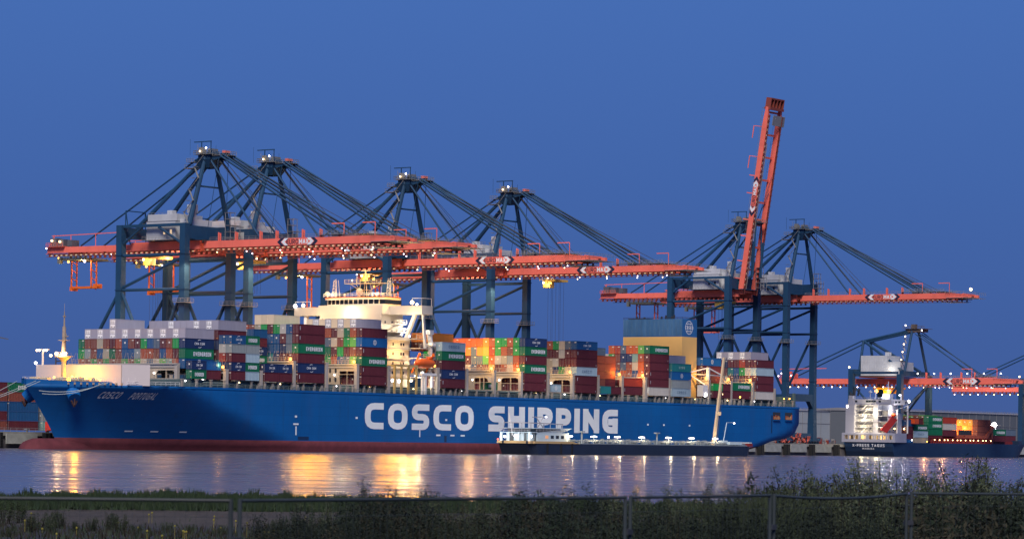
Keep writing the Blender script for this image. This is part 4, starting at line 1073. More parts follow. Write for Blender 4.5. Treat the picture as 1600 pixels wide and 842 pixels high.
def sts_crane(label, group, raised=False, lit=True):
    cr = thing('container_crane', label, 'crane', (0, 0, 0), RZ, group)
    # bogies and sill
    for x in (0, -GA):
        for sy in (-1, 1):
            b = MB(); b.box(x-.9, x+.9, sy*FR-5.5, sy*FR+5.5, 1.3, 2.7)
            for k in range(8): b.tube((x-.3, sy*FR-4.9+k*1.4, .75), (x+.3, sy*FR-4.9+k*1.4, .75), .55, 10)
            b.build('bogie', CRANE_BLUE, cr)
        box_part('sill_beam', CRANE_BLUE, cr, x-1, x+1, -FR+1.1, FR-1.1, 2.8, 4.6)
        b = MB(); b.box(x-.95, x+.95, -FR+1.05, FR-1.05, 17.6, 20.6)
        for sy in (-1, 1): b.raw([(x-.95, sy*(FR-1.06), 14.5), (x+.95, sy*(FR-1.06), 14.5), (x+.95, sy*(FR-3.8), 17.6), (x-.95, sy*(FR-3.8), 17.6), (x-.95, sy*(FR-1.06), 17.6), (x+.95, sy*(FR-1.06), 17.6)], [(0, 3, 2, 1), (0, 4, 3), (1, 2, 5)])
        b.build('portal_beam', CRANE_BLUE, cr)
    for x in (0, -GA):
        for sy in (-1, 1):
            b = MB(); w0, w1 = (1.65, 1.15); y = sy*FR
            prof = [(1.3, 1.5), (20, 1.15), (66, 1.12)]
            for (za, ha), (zb, hb_) in zip(prof, prof[1:]): b.beam((x, y, za), (x, y, zb), ha*2, ha*2, up=(0, 1, 0), w2=hb_*2, h2=hb_*2)
            o = b.build('leg', CRANE_GREY if raised is False and False else CRANE_BLUE, cr)
            b = MB()
            for z in (26, 45.5, 56.5): b.box(x-1.3, x+1.3, y-1.3, y+1.3, z-.15, z+.15)
            b.build('leg_flange', CRANE_BLUE, o)
    for sy in (-1, 1):
        y = sy*FR
        tube_part('tie_beam', CRANE_BLUE, cr, (-GA+1, y, 45.5), (-1, y, 45.5), .48); tube_part('tie_beam', CRANE_BLUE, cr, (-GA+1, y, 56.3), (-1, y, 56.3), .50)
        tube_part('diagonal_brace', CRANE_BLUE, cr, (-GA+.8, y, 46.2), (-.8, y, 55.4), .50)
        beam_part('top_beam', CRANE_BLUE, cr, (-GA+.9, y, 65.6), (-1, y, 65.6), .9, .9)
        tube_part('diagonal_brace', CRANE_BLUE, cr, (-GA+.9, y, 60), (-GA+9, y, 65.1), .45); tube_part('diagonal_brace', CRANE_BLUE, cr, (-.9, y, 59.6), (-11, y, 65.1), .45)
        tube_part('portal_brace', CRANE_BLUE, cr, (-GA+.6, y, 44.9), (-GA/2, y, 20.4), .55); tube_part('portal_brace', CRANE_BLUE, cr, (-.6, y, 44.9), (-GA/2, y, 20.4), .55)
        tube_part('portal_brace', CRANE_BLUE, cr, (-GA-.6, y, 44.9), (-GA-17.5, y, 20.4), .55)
        b = MB(); b.beam((-GA-30, y, 19.2), (-1.2, y, 19.2), 1.2, 2.2); b.build('portal_girder', CRANE_BLUE, cr)
        # stair landings on the legs
        b = MB(); b.box(-2.6, 2.2, y-2.2, y+2.2, 41.2, 41.4); b.rail([(-2.6, y-2.2, 41.4), (2.2, y-2.2, 41.4), (2.2, y+2.2, 41.4)], 1.1, .06, 1.4); b.build('landing', STEELGREY, cr)
    for x in (0, -GA):
        box_part('cross_beam', CRANE_BLUE, cr, x-.9, x+.9, -FR+1.2, FR-1.2, 61.2 if x == 0 else 62, 65.4)
    box_part('machinery_deck', CRANE_BLUE, cr, -20, 4.5, -7, 7, 60.95, 61.15)
    # fixed girders over the portal and the backreach
    g = MB(); 
    for i in range(9): x = -64+i*7.9; g.box(x-.35, x+.35, -4.2, 4.2, 59.4, 60.2)
    g = g.build('main_girder', BOOM_RED, cr)
    for sy in (-1, 1):
        b = MB(); y0, y1 = sy*4.8-.55, sy*4.8+.55; b.box(-65, -GA-1, y0, y1, 58.4, 60.3); b.box(-GA-1, 1.2, y0, y1, 58.2, 60.9); b.build('girder', BOOM_RED, g)
        b = MB(); x = -64
        while x < 1: b.box(x-.14, x+.14, sy*4.8-.75, sy*4.8+.2, 57.2, 58.15); x += 2.2
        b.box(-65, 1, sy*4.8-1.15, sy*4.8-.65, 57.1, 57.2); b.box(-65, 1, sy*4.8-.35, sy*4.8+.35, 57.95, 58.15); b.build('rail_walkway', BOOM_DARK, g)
    if lit:
        b = MB(); x = -62.9
        while x < 0: b.box(x-.45, x+.4, -5.5, -5.42, 57.46, 57.72); x += 2.2
        b.build('light_strip', L_DIM, g)['kind'] = 'stuff'
    # backreach end frame, cabins
    b = MB(); b.box(-64.6, -57, -6.5, 6.5, 60.35, 60.5); b.rail([(-57, -6.5, 60.5), (-64.6, -6.5, 60.5), (-64.6, 6.5, 60.5)], 1.1, .06, 2)
    b.box(-66, -63.6, -5, 5, 58.1, 58.3)
    for x in (-62.5, -55, -44): b.tube((x, -4.8, 60.3), (x, -4.8, 64.3), .12, 5)
    b.beam((-63.5, -4.8, 64.0), (-33, -4.8, 64.4), .2, .25); b.beam((-62.5, -4.8, 64.0), (-65.2, -4.8, 60), .2, .2); b.build('backreach_frame', BOOM_RED, g)
    b = MB(); b.box(-63.6, -61, -5.4, -2.5, 60.5, 63.2); b.box(-60.2, -57.7, -5.4, -2.5, 60.5, 62.8); b.box(-56, -54, -5.4, -2, 60.5, 62.5); b.build('electric_cabinets', mat('cabinet dark grey', (.10, .11, .13), .5), g)['kind'] = 'stuff'
    if lit:
        lamp_part(g, (-62.6, -5.8, 62.4), .35, L_WARMW); lamp_part(g, (-59, -5.8, 62), .35, L_WARMW); lamp_part(g, (-65.6, -5.2, 60.0), .22, L_WHITE)
    # machinery house
    b = MB(); b.box(-17.4, -5.2, -9.6, 3, 61.2, 67.0, 0); b.box(-17.4, -5.2, -9.0, 3, 67.0, 69.2, 0); b.box(-17.5, -5.1, -9.7, 3.1, 66.9, 67.05, 1)
    mh = b.build('machinery_house', [HOUSEGREY, STEELGREY], cr)
    b = MB(); b.box(-3.6, -1.2, -6, -3.6, 69.6, 72.2); b.box(-12, -10, -6, -4, 69.2, 70.6); b.box(-5.2, -1.0, -7.5, 3, 61.2, 67.6, 0); b.box(-3.2, -1.6, -5.8, -3.8, 67.6, 69.6); b.build('ventilation_box', HOUSEGREY, mh)
    for x in (-9.8, -7.0): b = MB(); b.box(x-.35, x+.35, -9.72, -9.62, 62.8, 64.2); b.build('window', L_DIM if lit else GLASS, mh)
    b = MB(); b.rail([(-18.4, -10.6, 61.15), (-4, -10.6, 61.15)], 1.1, .05, 1.4); b.rail([(-17.4, -9, 69.2), (-5.2, -9, 69.2)], .5, .04, 1.4, 1); b.box(-18.5, -4, -10.7, -9.7, 61.0, 61.14)
    for (y, zt) in ((6.5, 70), (9, 67)):
        for dx in (0, 2.2): b.tube((4+dx, y-3, 61), (4+dx, y-3, zt), .12, 4); b.tube((4+dx, y-1, 61), (4+dx, y-1, zt), .12, 4)
        for z in range(62, int(zt)+1, 2): b.box(3.8, 6.4, y-3.2, y-.8, z, z+.12)
    b.build('access_stairs', STEELGREY, cr)['kind'] = 'stuff'
    # apex frame
    AZ = 88.0
    for sy in (-1, 1):
        tube_part('mast_leg', CRANE_BLUE, cr, (.2, sy*9.2, 65.6), (.4, sy*2.0, AZ), .85, 8, .62)
        tube_part('rear_leg', CRANE_BLUE, cr, (-25.2, sy*5.6, 65.2), (-.6, sy*1.6, AZ-1.2), .75, 8, .6)
        b = MB(); b.tube((-2, sy*2.6, AZ-1), (-50.5, sy*4.8, 60.5), .28, 5); b.build('backstay', CRANE_BLUE, cr)
        b = MB(); 
        for q in (0, 1):
            b.beam((-31+q*2.2, sy*4.8, 60.4), (-31.2, sy*(4.8-.3), 71.2), .25, .25)
        b.beam((-31, sy*4.8, 65), (-29.5, sy*4.8, 65), .15, .15); b.build('stay_support', CRANE_BLUE, cr)
    b = MB(); b.beam((-31.2, -4.5, 71.2), (-31.2, 4.5, 71.2), .25, .3); b.tube((0, -6.1, 78), (0, 6.1, 78), .3, 6) ; b.build('cross_tie', CRANE_BLUE, cr)
    b = MB(); b.box(-2.4, 2.6, -2.6, 2.6, AZ-1.6, AZ-.1); b.beam((1.5, -1.8, AZ-1.6), (8.0, -1.8, AZ-.5), .5, 1.4, h2=.7); b.beam((1.5, 1.8, AZ-1.6), (8.0, 1.8, AZ-.5), .5, 1.4, h2=.7); b.tube((1.6, -1.6, AZ+.1), (1.6, 1.6, AZ+.1), 1.3, 12); b.tube((6.8, -1.6, AZ-.4), (6.8, 1.6, AZ-.4), .8, 12)
    b.raw([(-3.2, -3.4, AZ-1.6), (3.4, -3.4, AZ-1.6), (2, -2.2, AZ-4.2), (-2, -2.2, AZ-4.2), (-3.2, 3.4, AZ-1.6), (3.4, 3.4, AZ-1.6), (2, 2.2, AZ-4.2), (-2, 2.2, AZ-4.2)], [(0, 3, 2, 1), (4, 5, 6, 7), (1, 2, 6, 5), (0, 4, 7, 3)])
    ap = b.build('apex_head', CRANE_BLUE, cr)
    b = MB(); b.box(-3.6, 3.4, -3.4, 3.4, AZ+.0, AZ+.12); b.rail([(-3.6, 3.4, AZ+.1), (-3.6, -3.4, AZ+.1), (3.4, -3.4, AZ+.1)], 1.1, .08, 1.2, 2); b.box(3.4, 9.2, -2.4, 2.4, AZ-.5, AZ-.38); b.rail([(3.4, -2.4, AZ-.4), (9.2, -2.4, AZ-.4), (9.2, 2.4, AZ-.4)], 1.1, .08, 1.2, 2); b.box(-5.8, -2.6, -4.2, -1, AZ-2.4, AZ-2.28); b.rail([(-5.8, -4.2, AZ-2.3), (-2.6, -4.2, AZ-2.3)], 1.1, .08, 1.0, 2); b.box(-1.0, .4, -2.9, -1.9, AZ+.1, AZ+1.7); b.tube((-2.6, -2.6, AZ), (-2.6, -2.6, AZ+3.2), .08, 4); b.tube((2.9, -3.2, AZ), (2.9, -3.2, AZ+2.4), .08, 4)
    b.rail([(-7.6, -3, AZ-4), (-4, -3, AZ-4)], 1.1, .07, 1.2); b.box(-7.8, -3.8, -3.2, 0, AZ-4.2, AZ-4)
    # zig-zag ladders down the mast leg
    for k in range(6):
        z0_, z1_ = 66+k*3.6, 69.6+k*3.6; yy = lerp(-9.2, -2, (z0_-65.6)/22.4)-1.4; b.beam((-1.8 if k % 2 else .8, yy, z0_), (.8 if k % 2 else -1.8, yy+1, z1_), .5, .12); b.box(-2.2, -.9, yy-.5, yy+.7, z0_, z0_+.1)
    b.box(-1.5, .2, -3.4, -2.6, AZ+.3, AZ+2.2); b.box(.8, 2.2, -1.6, 1.6, AZ+.3, AZ+1.9)
    b.build('apex_platform', mat('platform grey green', (.17, .18, .18), .6), ap)
    b = MB(); b.beam((-1.5, -2, AZ+.3), (-1.5, -2, AZ+4.2), .25, .25); b.beam((-4.6, -2, AZ+4.1), (2.6, -2, AZ+4.1), .3, .3); b.beam((2.4, -2, AZ+4.1), (2.4, -2, AZ+1.2), .22, .22); b.tube((-5.4, -3, AZ), (-5.4, -3, AZ+5), .06, 4); b.tube((5.4, -3, AZ), (5.4, -3, AZ+2.6), .06, 4)
    b.build('hoist_davit', CRANE_BLUE, ap)['kind'] = 'stuff'
    b = MB(); b.box(6.4, 7.6, -1.2, 1.2, AZ+.3, AZ+1.1); b.build('sheave_cover', BOOM_RED, ap)
    if lit: lamp_part(ap, (1.6, -3.4, AZ+1.9), .28, L_WHITE); lamp_part(ap, (-.2, -4.2, AZ+.9), .28, L_WARMW)
    # the boom
    if raised:
        boom = build_boom(cr, 0, 74.5, -.8, 1.4, 4.8, (31.6, 46.2), 0, tip=False)
        boom.location = (2.4, 0, 59.2); boom.rotation_euler = (0, -radians(81.3), 0)
        b = MB(); b.rail([(2, -3.4, -.9), (60, -3.4, -.9)], .8, .14, 1.6, 1); b.box(2, 60, -3.6, -3.2, -1.0, -.85); b.build('boom_ladder', mat('ladder warm grey', (.45, .38, .30), .6), boom)
        b = MB(); b.box(73.5, 74.5, -5.2, 5.2, -1.2, 1.6)
        for yy in (-4.8, -2.4, 0, 2.4, 4.8): b.box(74.5, 77.6, yy-.2, yy+.2, -1.0, 1.4)
        b.box(77.6, 78.2, -5, 5, -1, 1.4); b.box(74.6, 77.6, -4.4, 4.4, .6, .8); b.build('tip_frame', BOOM_DARK, boom)
        b = MB(); b.box(67.5, 71.5, -2.6, 6.2, -1.6, -1.4); b.rail([(67.5, -5.4, 1.4), (74, -5.4, 1.4)], 1.0, .06, 1.4); b.rail([(67.5, 6.2, -1.4), (71.5, 6.2, -1.4)], 2, .08, 1.3); b.build('tip_platform', STEELGREY, boom)
        b = MB(); 
        for k in range(14): b.box(5+k*5.0, 5.15+k*5.0, 5.3, 7.0, -.1, .05)
        b.build('step_bracket', DARK, boom)['kind'] = 'stuff'
        for sy in (-1, 1):
            b = MB(); b.tube((4, sy*2.4, AZ-1), (-4.5, sy*3.6, 78), .35, 5); b.tube((7, sy*2, AZ-1), (6.5, sy*3.2, 66), .35, 5); b.tube((4.5, sy*2, AZ), (1.5+8, sy*3.6, 88+12), .10, 4); b.tube((5, sy*2, AZ), (1.5+9, sy*3.6, 106), .10, 4); b.tube((6, sy*3.2, 66), (7, sy*3.8, 80), .5, 5); b.build('forestay', CRANE_BLUE, cr)
    else:
        boom = build_boom(cr, 3, 79, 58.4, 60.6, 4.8, (33.8, 48.6), 11 if lit else 0)
        for sy in (-1, 1):
            for q in ((6.6, AZ-.6, 55.7), (7.6, AZ-.2, 58.2)):
                b = MB(); b.tube((q[0], sy*2.2, q[1]), (q[2], sy*4.8, 61.2), .36, 5); b.build('forestay', CRANE_BLUE, cr)
            b = MB(); b.tube((3, sy*2.6, AZ-2), (25.6, sy*4.8, 61.2), .34, 5); b.build('forestay', CRANE_BLUE, cr)
            b = MB()
            for dz in (0, 1.2): b.tube((5, sy*1.2, AZ-.4+dz*.6), (60+dz*3, sy*2.8, 61.4), .09, 4)
            b.tube((4.4, sy*1.4, AZ-.8), (29, sy*2.8, 61.4), .08, 4); b.tube((4.4, sy*1.0, AZ-.8), (32, sy*2.0, 61.4), .08, 4); b.build('hoist_rope', DARK, cr)
            b = MB(); b.beam((6, sy*2.2, AZ-1), (3.2, sy*4.6, 61.0), .12, .12); b.build('hanger', CRANE_BLUE, cr)
        b = MB(); b.box(54.6, 57.2, -5.4, 5.4, 60.65, 61.6); b.box(50, 60, -5.8, -4.2, 61.2, 61.3); b.rail([(50, -5.8, 61.3), (62, -5.8, 61.3)], 1.1, .06, 1.2); b.build('stay_anchor', STEELGREY, boom)
    if lit:
        spot_light('leg_flood', (7, -14, 56), (-14, -4, 22), 26000, (1, .50, .26), 75, cr, .6)
        for p, w_ in (((-18, 2, 55), 9000), ((-14, -19, 34), 6000)):
            point_light('yard_flood', p, w_, (1, .50, .26), .8, cr)
    return cr
def place_crane(c, s, t=60.0): c.location = W(s, t, QZ); return c
CG = 'container cranes along the quay'
c1 = place_crane(sts_crane('blue and red container crane over the bow bays, leftmost of the row, boom lowered', CG), 26.2)
def clone(src, label, s, t=60.0):
    c = copy_tree(src); c['label'] = label; place_crane(c, s, t); return c
c2 = clone(c1, 'blue and red container crane second from the left, close beside the leftmost crane', 56.5)
c3 = clone(c1, 'blue and red container crane standing behind the white ship bridge, boom lowered', 127.7)
c4 = clone(c1, 'blue and red container crane right of the ship bridge, behind orange containers, boom lowered', 186.7)
c5 = place_crane(sts_crane('blue container crane beside the ship funnel with its red boom raised upright', CG, raised=True, lit=False), 344.8)
c6 = place_crane(sts_crane('dark container crane behind the ship stern, red boom lowered, its floodlights off', CG, lit=False), 389.8)
lamp_part(c6, (80.6, -5, 61.9), .6, L_WARMW)
for c, x, drop, lit in ((c1, -53, 11, True), (c2, -47, 11, True), (c3, -47, 14, True), (c4, -55, 13, True), (c5, -45, 12, False), (c6, -46, 12, False)):
    spreader(c, x, 4.8, 58.3, drop, ORANGE if lit else BOOM_RED, lit)
    if lit: point_light('trolley_light', (x+2, -3.5, 55.2), 1500, (1, .60, .18), .4, c)
# operator trolleys further out on the booms with hanging cables
def cab(c, x, cables, lit=True):
    b = MB(); b.box(x-2.5, x+2.5, -4, 4, 55.9, 56.7); b.box(x-1.8, x+1.2, -5.2, -2.6, 53.6, 55.9); b.rail([(x-3, -5.6, 56), (x+3, -5.6, 56)], 1, .06, 1.2); t = b.build('operator_trolley', mat('trolley yellow', (.60, .42, .10), .5), c)
    b = MB()
    for dx in (-1.6, -.6, .8, 1.8):
        for sy in (-1, 1): b.tube((x+dx*1.4, sy*1.4, 55.9), (x+dx*1.4, sy*1.4, 55.9-cables), .05, 4)
    b.build('hoist_cable', DARK, t)
    if lit: lamp_part(t, (x-1.5, -5.3, 55.4), .4, L_WARMW); lamp_part(t, (x+1.6, -5.3, 55.2), .35, L_WARM); point_light('cab_light', (x, -6.5, 54.6), 500, (1, .7, .3), .3, c)
cab(c1, -21, 40); cab(c2, -8, 10); cab(c3, -14, 10); cab(c4, 20.5, 38); cab(c5, -8, 36, False)
b = MB(); b.box(-11, -5, -2.2, 2.2, 18.6, 19.4); b.beam((-10.6, 0, 19.4), (-8, 0, 21.4), .4, .5); b.beam((-5.4, 0, 19.4), (-8, 0, 21.4), .4, .5); b.box(-9.4, -6.6, -1, 1, 20.8, 22); b.build('spreader', mat('spreader red', (.5, .07, .05), .5), c5)

# ---- lower feeder cranes at the right
def feeder_crane(label):
    cr = thing('feeder_crane', label, 'crane', (0, 0, 0), RZ, 'smaller cranes at the right'); F, Gg = 13.0, 24.0
    for x in (0, -Gg):
        for sy in (-1, 1):
            b = MB(); b.box(x-1.2, x+1.2, sy*F-4, sy*F+4, .3, 2); b.build('bogie', CRANE_BLUE, cr)
            b = MB(); b.beam((x, sy*F, 2), (x, sy*F, 33 if x < 0 else 31.0), 2.3, 2.3, up=(0, 1, 0)); b.build('leg', CRANE_BLUE, cr)
        box_part('cross_beam', CRANE_BLUE, cr, x-1, x+1, -F+1.2, F-1.2, 30.2, 33.2 if x < 0 else 32.4)
    for sy in (-1, 1):
        tube_part('diagonal_brace', CRANE_BLUE, cr, (-Gg+.8, sy*F, 26.2), (-Gg/2+1, sy*F, 14), .5); tube_part('diagonal_brace', CRANE_BLUE, cr, (-.8, sy*F, 26.4), (-Gg/2+1, sy*F, 14), .5)
        beam_part('top_beam', CRANE_BLUE, cr, (-Gg+1.1, sy*F, 31.6), (-1.1, sy*F, 31.6), .9, 1.0)
        tube_part('mast_leg', CRANE_BLUE, cr, (.5, sy*10, 32), (0, sy*3, 50), .6); tube_part('rear_mast_leg', CRANE_BLUE, cr, (-Gg, sy*6.4, 33), (-Gg, sy*3, 46), .6)
        tube_part('backstay', CRANE_BLUE, cr, (-Gg-.5, sy*3, 46), (-64, sy*4, 29.6), .3, 5)
        tube_part('top_tie', CRANE_BLUE, cr, (-Gg, sy*2.6, 45.8), (-2, sy*3, 50), .55); tube_part('rear_leg', CRANE_BLUE, cr, (-Gg+.5, sy*3, 45.6), (-1.5, sy*8, 32.4), .6)
        for q in (0, 1): tube_part('forestay', CRANE_BLUE, cr, (1.5, sy*(2.6+q*.4), 50-q*1.2), (31+q*1.5, sy*4, 30), .22, 5)
    tube_part('brace', CRANE_BLUE, cr, (.2, -F+1, 14), (0, F-1.2, 26.5), .5)
    b = MB(); b.box(-23, -2, -8.5, 5, 29.6, 30.0, 1); b.box(-22.4, -9.4, -8, 4, 30.4, 39.2, 0); b.box(-9.4, -2.8, -8, 4, 30.4, 36.4, 0); b.box(-12, -10, -5, -3, 39.2, 40.8, 0)
    for i in range(12): b.box(-22.3+i*1.17, -22.2+i*1.17, -8.06, -8.0, 30.5, 39.1, 0)
    mh = b.build('machinery_house', [HOUSEGREY, BOOM_DARK], cr); lamp_part(mh, (-7.6, -8.4, 33.2), .45, L_WARMW); point_light('house_light', (-7, -10.5, 33), 350, (1, .9, .8), .4, cr)
    b = MB(); b.box(-3, 4.5, -3.4, 3.4, 49.6, 51); b.rail([(-4, -4, 51), (6.5, -4, 51)], 1.1, .07, 1.2); b.box(-4, 6.5, -4, 4, 50.9, 51); b.box(-1, 1, -2, 0, 51, 53); ap = b.build('apex_head', mat('apex dark rust', (.10, .08, .07), .6), cr)
    for p in ((-2.5, -4.2, 52.4), (5.5, -4.2, 50.2)): lamp_part(ap, p, .32, L_WHITE)
    b = MB()
    for k in range(5): b.box(-3.4, -1.6, -8.5+k*1.1, -7.2+k*1.1, 33+k*3.4, 33.15+k*3.4); b.beam((-1.8, -9+k*1.1, 31+k*3.4), (-3.2, -8+k*1.1, 33+k*3.4), .5, .12)
    st = b.build('access_stairs', STEELGREY, cr)
    for k in (1, 2, 3, 4): lamp_part(st, (-2.6, -8.7+k*1.1, 34+k*3.4), .32, L_WARMW)
    boom = build_boom(cr, 2, 50, 26.8, 29.4, 4.2, (17, 34), 12)
    g = MB(); g.box(-66, 2, -4, 4, 28.9, 29.2); g = g.build('main_girder', BOOM_DARK, cr)
    for sy in (-1, 1):
        b = MB(); b.box(-66, 2, sy*4.2-.55, sy*4.2+.55, 26.9, 29.2); b.build('girder', BOOM_RED, g)
        b = MB(); x = -65
        while x < 2: b.box(x-.14, x+.14, sy*4.2-.75, sy*4.2+.2, 25.9, 26.8); x += 2.2
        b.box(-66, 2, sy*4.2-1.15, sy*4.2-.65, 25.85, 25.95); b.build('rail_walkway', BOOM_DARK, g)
    for i in range(16): lamp_part(g, (-64+i*4.3, -5.6, 25.5), .26, L_WARMW if i % 3 else L_PINK)
    for i in range(6): lamp_part(boom, (4+i*8, -4.6, 31.4), .3, L_WHITE)
    b = MB(); b.box(-66, -58, -5, 5, 29.4, 29.6); b.box(-65, -62, -4, 0, 29.6, 32.5); b.box(-61, -59, -4, 0, 29.6, 31.6); b.rail([(-66, -5, 29.6), (-58, -5, 29.6)], 1, .08, 1.3); b.beam((-66, -4, 33.5), (-42, -4, 33.8), .3, .3); b.tube((-64, -4, 29), (-64, -4, 33.5), .15, 4); b.tube((-50, -4, 29), (-50, -4, 33.6), .15, 4); rf = b.build('backreach_frame', BOOM_RED, g)
    for p in ((-65, -4.4, 31.6), (-62, -4.4, 32.2), (-66.4, -4.6, 30.4), (-60, -4.4, 30.6)): lamp_part(rf, p, .32, L_PINK)
    b = MB(); b.box(-19, -6, -3, 3, 24.6, 25.4); b.box(-14, -9, -2.6, 2.6, 22.8, 24.6); tr = b.build('trolley', YELLOW, cr); lamp_part(tr, (-17, -3.4, 23.8), .8, L_WARM); lamp_part(tr, (-11, -3.4, 23.6), .8, L_WARM); point_light('trolley_light', (-13, -5, 22), 1500, (1, .6, .15), .4, cr)
    for sy in (-1, 1): point_light('leg_flood', (8, sy*8+3, 22), 5000, (1, .45, .2), .6, cr)
    lamp_part(cr, (-25, -13.6, 34), .4, L_WARMW)
    return cr
c7 = feeder_crane('small blue and red crane with white machinery house behind the small container ship'); place_crane(c7, 488)
c8 = clone(c7, 'small crane at the far right edge, mostly outside the photo, red beam reaching in', 652)
# ================================================================== BUNKER TANKER in front of the ship (own frame: x towards viewer side, y aft->bow)
TKT, TKS = -16.5, 85.5
TK = thing('bunker_tanker', 'long dark tanker barge with cream superstructure lying against the big blue hull', 'tanker barge', W(TKS, TKT, 0), RZ)
def prow(L, B, z, full_from, stern=3.0, p=2.2):
    "outline of a barge hull: half breadth along length"
    out = []
    for i in range(49):
        y = L*i/48; h = B/2
        if y > full_from: h *= (1-((y-full_from)/(L-full_from))**p)
        if y < stern: h *= .80+.20*sqrt(y/stern)
        out.append((y, max(h, .15)))
    return out
def simple_hull(name, parent, L, B, zl, m, full_from, rake=0.0, srake=0.0, p=2.2):
    b = MB(); V = []; F = []; prof = None; n = 49
    for j, z in enumerate(zl):
        k = (z-zl[0])/(zl[-1]-zl[0])
        for side in (1, -1):
            for y, h in prow(L, B, z, full_from, 3.0, p):
                yy = y + (rake*(k-1) if y > full_from else 0)*((y-full_from)/(L-full_from) if y > full_from else 0) + (srake*(1-k))*max(0, 1-y/8)
                V.append((side*h, yy, z))
    for j in range(len(zl)-1):
        for sd in (0, 1):
            a0 = (j*2+sd)*n; a1 = ((j+1)*2+sd)*n
            for i in range(n-1):
                q = (a0+i, a0+i+1, a1+i+1, a1+i); F.append(q if sd == 0 else q[::-1])
        F.append((j*2*n, (j+1)*2*n, ((j+1)*2+1)*n, (j*2+1)*n))
        F.append((j*2*n+n-1, (j*2+1)*n+n-1, ((j+1)*2+1)*n+n-1, (j+1)*2*n+n-1))
    t = (len(zl)-1)*2*n
    for i in range(n-1): F.append((t+i, t+i+1, t+n+i+1, t+n+i))
    b.raw(V, F); return b.build(name, m, parent)
simple_hull('hull', TK, 139, 14, [-2, 0, 1.2, 2.6, 3.5], BLACKHULL, 126, rake=3, srake=3.0, p=2.6)
b = MB(); b.box(-6.2, 6.9, -.12, 1.6, 3.5, 4.3); b.box(-7.1, 7.15, 1.6, 22.3, 3.5, 4.25)
b.raw([(7.15, 22.3, 3.5), (7.15, 27, 3.55), (7.15, 22.3, 4.25), (7.0, 22.3, 3.5), (7.0, 27, 3.5), (7.0, 22.3, 4.25)], [(0, 1, 2), (3, 5, 4), (0, 2, 5, 3), (1, 4, 5, 2)])
b.build('rubbing_band', YELLOWBAND, TK)
for p, q in (((-3.8, -.2, 3.9), (-3.8, 0, 3.9)), ((5.6, -.2, 3.9), (5.6, 0, 3.9))): tube_part('hawse_hole', DARK, TK, p, q, .45, 10)
TKD = mat('tank deck pale blue grey', (.24, .30, .34), .6, var=.25, scale=.5)
b = MB(); b.box(-7.0, 7.0, 27, 129, 3.5, 3.8); b.box(-5, 5, 123, 131, 3.8, 4.4); b.build('deck', TKD, TK)
tw = mat('tanker white', (.50, .66, .74), .5, var=.05)
b = MB(); b.box(-5.4, 6.0, 4.6, 22, 4.25, 6.9, 0); b.raw([(6.0, 4.6, 6.9), (6.0, 18, 6.9), (6.0, 24, 8.4), (6.0, 18, 8.4), (6.0, 14, 7.6), (-5.4, 4.6, 6.9), (-5.4, 18, 6.9), (-5.4, 24, 8.4), (-5.4, 18, 8.4), (-5.4, 14, 7.6)], [(0, 1, 2, 3, 4), (9, 8, 7, 6, 5), (0, 4, 9, 5), (4, 3, 8, 9), (3, 2, 7, 8), (2, 1, 6, 7)])
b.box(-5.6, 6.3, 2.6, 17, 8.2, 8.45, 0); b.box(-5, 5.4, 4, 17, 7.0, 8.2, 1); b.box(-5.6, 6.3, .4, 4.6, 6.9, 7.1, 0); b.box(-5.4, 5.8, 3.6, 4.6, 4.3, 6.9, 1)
for x in (-5.6, -3.0, 1.4, 2.6, 5.5): b.box(x, x+.7, .6, 1.3, 4.3, 6.9, 0)
b.box(-1.6, 1.0, 2.6, 3.6, 4.3, 6.6, 0); b.box(3.4, 5.4, 2.6, 3.6, 4.3, 6.6, 0)
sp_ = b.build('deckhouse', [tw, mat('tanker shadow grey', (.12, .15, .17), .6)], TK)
for y, m in ((6.8, tw), (10.0, mat('lit window orange', (.6, .28, .14), .5, emit=.7)), (13, GLASS), (15.8, GLASS), (18.6, GLASS)): b = MB(); b.box(6.0, 6.05, y-.8, y+.8, 5.1, 6.1); b.build('window', m, sp_)
b = MB(); b.beam((5.5, 1.2, 10.0), (5.5, 19.5, 9.7), .25, .3); b.beam((-4.5, 1.2, 10.0), (5.5, 1.2, 10.0), .25, .25)
for y in (2, 5.4, 9, 12.5, 16.4, 19.2): b.tube((5.5, y, 8.3), (5.5, y, 9.8), .12, 4)
for x in (-4.5, -1, 2.5): b.tube((x, 1.2, 7.1), (x, 1.2, 10), .1, 4)
b.tube((5, 9.4, 8.4), (5, 5.2, 12.0), .14, 5); b.tube((5, 6.2, 8.4), (5, 9.4, 12.0), .14, 5); b.beam((5, 3.4, 11.8), (5, 10.2, 12.0), .2, .2)
b.rail([(6.2, 4, 7.1), (6.2, 21, 7.1)], 1.0, .06, 1.8, 2); b.rail([(-6, .5, 7.1), (6.2, .5, 7.1)], 1.0, .06, 1.8, 2)
b.build('awning_frame', mat('awning grey', (.40, .42, .45), .5), TK)['kind'] = 'stuff'
b = MB(); b.tube((-1.4, 1.6, 6), (-2.0, .8, 12.2), .12, 5); b.box(-2.2, -1.9, .7, .95, 10.2, 13.0); b.build('flag_staff', WHITE, TK)
b = MB(); rs = random.Random(21)      # valves, pipes, hatches on the tank deck
for x in (5.2, 3.4, 0, -3): b.tube((x, 28, 4.5), (x, 118, 4.5), .26, 6)
for k in range(150):
    y = rs.uniform(28, 119); x = rs.uniform(-4, 6.4); h_ = rs.uniform(.5, 1.6)
    if k % 3 == 0: b.tube((x, y, 3.8), (x, y, 3.8+h_), rs.uniform(.15, .5), 7)
    elif k % 3 == 1: b.box(x-.4, x+.4, y-rs.uniform(.3, 1), y+.6, 3.8, 3.8+h_)
    else: b.tube((x, y-1.5, 4.0+h_*.6), (x, y+1.5, 4.0+h_*.6), .14, 5)
